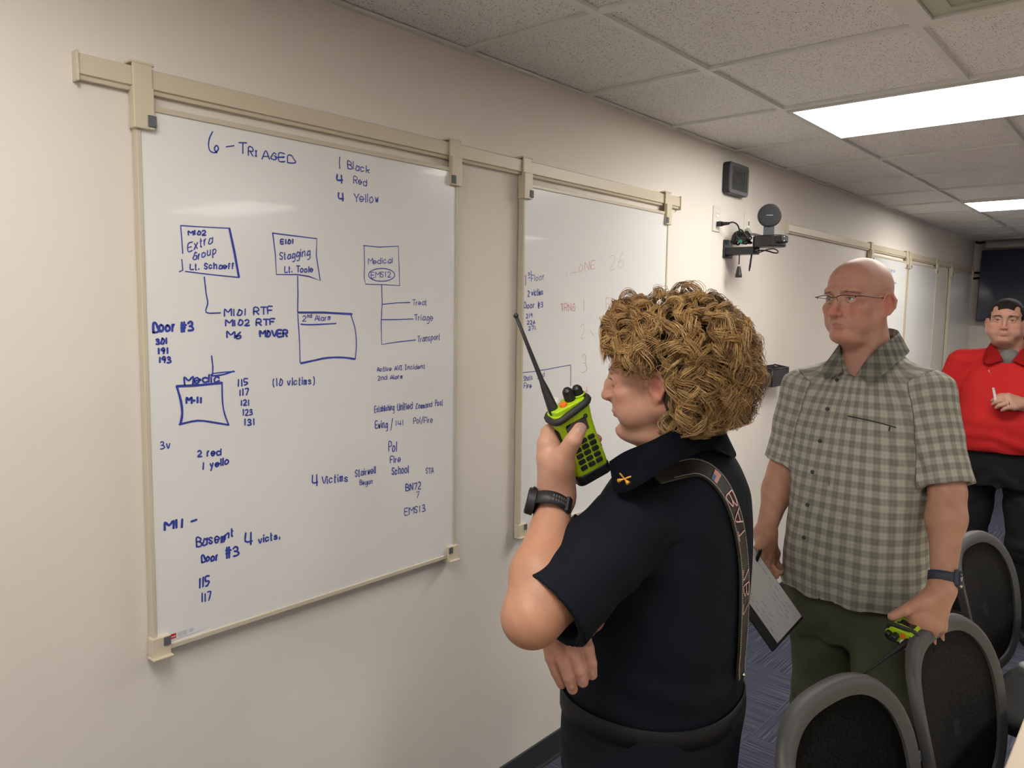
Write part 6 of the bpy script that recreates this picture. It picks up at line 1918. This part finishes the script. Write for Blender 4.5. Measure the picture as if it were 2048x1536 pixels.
# outlets
M_plate = mat('outlet_plate', (.72, .69, .62), .4)
M_wht = mat('outlet_white', (.80, .79, .76), .35)
def wplate(name, y, z, w, h, label):
    t = thing(name, label, 'outlet', (0, y, z))
    Mp = Matrix(((0, 0, 1, 0), (1, 0, 0, y), (0, 1, 0, z), (0, 0, 0, 1)))
    b = NB(); prism(b, rrect(w, h, .004), 0, .006, Mp); obj('cover_plate', b, M_plate, t, bevel=.0015)
    return t, Mp
t, Mp = wplate('wall_outlet', 3.365, 2.122, .074, .118, 'duplex power outlet with one black plug in it')
for s in (-1, 1):
    b = NB(); prism(b, rrect(.034, .029, .012, cy=s*.021), .004, .0085, Mp); rc = obj('receptacle', b, M_wht, t, bevel=.001)
    b = NB()
    for dx in (-.007, .007): box(b, (dx, s*.021+.003, .0086), (.0022, .009, .0008), Mp)
    obj('slots', b, M_black, rc)
t, Mp = wplate('wall_jack', 3.70, 2.135, .072, .110, 'small white jack plate with a black port above the camera shelf')
b = NB(); box(b, (0, -.004, .007), (.024, .040, .006), Mp); jk = obj('insert', b, M_wht, t)
b = NB(); box(b, (.002, -.004, .0105), (.010, .020, .002), Mp); obj('port', b, M_black, jk)
t = thing('power_cord', 'black power cord plugged into the outlet by the camera shelf', 'cord', (0.03, 3.37, 2.10))
b = NB(); box(b, (.020, 3.365, 2.098), (.022, .026, .022)); tube(b, [(.03, 3.368, 2.098), (.06, 3.385, 2.100)], [.010, .006], 10); obj('plug', b, M_black, t, bevel=.003)
b = NB(); tube(b, [(.055, 3.38, 2.100), (.075, 3.39, 2.104), (.085, 3.42, 2.090), (.080, 3.46, 2.050), (.07, 3.49, 2.02)], .0035, 8, sm=5); obj('cable', b, M_black, t, smooth=True)
# bracket shelf with camera
SY, SZ = 3.49, 2.000
t = thing('wall_shelf', 'small black bracket shelf on the wall holding the conference camera', 'shelf', (0, SY, SZ))
b = NB(); box(b, (.075, SY, SZ-.022), (.150, .075, .034)); box(b, (.006, SY, SZ-.010), (.010, .09, .085)); obj('tray', b, mat('shelf_dark_metal', (.010, .012, .014), .4), t, bevel=.004)
t = thing('conference_camera', 'round black conference camera on its base at the end of the wall shelf', 'camera', (.27, SY, SZ))
b = NB(); Mb = Matrix.Translation((.208, SY+.005, SZ-.004))
prism(b, [(x, y) for x, y in rrect(.150, .110, .054, 8)], -.006, .048, Mb); obj('base', b, mat('camera_black', (.010, .011, .013), .35), t, bevel=.006)
b = NB(); box(b, (.272, SY-.012, SZ+.024), (.040, .070, .032)); bs = obj('lens_block', b, M_cdark, t, bevel=.008)
b = NB()
for dz_ in (.008, -.010): sph(b, (.292, SY-.035, SZ+.024+dz_), .0042, 10)
obj('indicator', b, M_chrome, bs, smooth=True)
# disc facing the camera-side of the room
dc = Vector((.205, SY, SZ+.136)); dn = Vector((.42, -.90, 0)).normalized()
b = NB(); cyl(b, dc-dn*.014, dc+dn*.012, .054, .052, 48); dk = obj('round_head', b, mat('camera_head_dark', (.014, .016, .019), .4), t, smooth=True, sharp=40, bevel=.003)
b = NB(); cyl(b, dc+dn*.012, dc+dn*.0135, .046, .046, 48); obj('face', b, mat('camera_face', (.008, .010, .013), .45), dk, smooth=True, sharp=40)
b = NB(); sdd = dn.cross(Vector((0, 0, 1))).normalized()
prism(b, rrect(.030, .0028, .0012), .0135, .0142, frame_M(dc, sdd, (0, 0, 1)) if sdd.cross(Vector((0, 0, 1))).dot(dn) > 0 else frame_M(dc, -sdd, (0, 0, 1))); obj('brand_line', b, mat('pale_mark', (.35, .35, .36), .5), dk)
b = NB(); box(b, (0, 0, 0), (.048, .012, .060), frame_M(dc-Vector((0, 0, .068)), sdd, dn)); obj('stem', b, mat('camera_stem', (.055, .06, .068), .4), t, bevel=.003)
t = thing('cable_bundle', 'tangle of black cables heaped on the wall shelf', 'cables', (.07, SY, SZ+.02))
KX = .70
rr_ = random.Random(12)
b = NB(); box(b, (.055, SY-.008, SZ+.040), (.070, .040, .036), Matrix.Translation((.055, SY, SZ)) @ Matrix.Rotation(R_(24), 4, 'Y') @ Matrix.Translation((-.055, -SY, -SZ))); obj('power_brick', b, M_black, t, bevel=.004)
for k in range(14):
    b = NB(); pts = []
    for i in range(9):
        a = i*.9+rr_.uniform(0, 2)
        pts.append((.070+rr_.uniform(.025, .05)*math.cos(a), SY+rr_.uniform(.015, .034)*math.sin(a), SZ+.012+rr_.uniform(0, .075)*(1-.4*abs(math.cos(a)))))
    tube(b, pts, rr_.choice([.0028, .0035, .004]), 6, sm=5); obj('cable', b, M_black, t, smooth=True)
b = NB(); box(b, (.085, SY-.040, SZ+.020), (.018, .010, .014)); obj('connector', b, mat('green_connector', (.03, .22, .13), .4), t, bevel=.002)
b = NB(); tube(b, [(.015, 3.68, 2.10), (.05, 3.64, 2.070), (.10, 3.56, 2.062), (.16, 3.52, 2.045)], .012, 10, sm=5, flat=(Vector((0, 0, 1)), .5)); obj('grey_cable', b, mat('grey_cable_sleeve', (.40, .40, .39), .6), t, smooth=True)
b = NB(); tube(b, [(.075, SY-.02, SZ-.03), (.075, SY-.02, SZ-.085)], .003, 8); cyl(b, (.075, SY-.02, SZ-.135), (.075, SY-.02, SZ-.095), .016, .007, 14); cyl(b, (.075, SY-.02, SZ-.147), (.075, SY-.02, SZ-.135), .016, .016, 14); obj('hanging_plug', b, M_black, t, smooth=True, sharp=40)
b = NB()
for k in range(5):
    w_ = .012+.004*k
    tube(b, [(.125, SY, SZ-.03), (.125+w_*.4, SY-w_, SZ-.075-.004*k), (.12+w_*.2, SY-w_*.6, SZ-.115+.004*k), (.115, SY+w_*.6, SZ-.10), (.125, SY+.002*k, SZ-.04)], .0026, 6, sm=6)
obj('hanging_loops', b, M_black, t, smooth=True)
b = NB(); tube(b, [(.205+.050*math.cos(a), SY-.01+.036*math.sin(a), SZ-.028-.008*math.sin(a*2)) for a in [2*PI*i/16 for i in range(16)]], .0032, 8, closed=True, sm=3); obj('coiled_cable', b, M_cdark, t, smooth=True)
# black wire tray on the wall behind the woman's head
t = thing('wall_tray', 'open black mesh tray fixed to the wall just right of the curly hair', 'tray', (0, 4.02, 1.36))
b = NB(); y0, y1, z0, z1, x1 = 3.90, 4.12, 1.300, 1.405, .085
box(b, (.003, (y0+y1)/2, (z0+z1)/2), (.006, y1-y0, z1-z0)); box(b, (x1/2, (y0+y1)/2, z0+.003), (x1, y1-y0, .006))
box(b, (x1, (y0+y1)/2, (z0+z1)/2-.008), (.005, y1-y0, z1-z0-.016)); box(b, (x1/2, y0+.003, (z0+z1)/2-.004), (x1, .005, z1-z0-.008)); box(b, (x1/2, y1-.003, (z0+z1)/2-.004), (x1, .005, z1-z0-.008))
obj('basket', b, mat('tray_dark_mesh', (.030, .030, .034), .6, bump=(900, .5)), t)
b = NB(); tube(b, [(0.004, y0, z1), (x1, y0, z1-.012), (x1, y1, z1-.012), (.004, y1, z1)], .004, 8); tube(b, [(x1, y0, z0+.003), (x1, y1, z0+.003)], .004, 8); tube(b, [(x1, y0, z0+.003), (x1, y0, z1-.012)], .004, 8); tube(b, [(x1, y1, z0+.003), (x1, y1, z1-.012)], .004, 8); obj('rim', b, M_black, t, smooth=True)
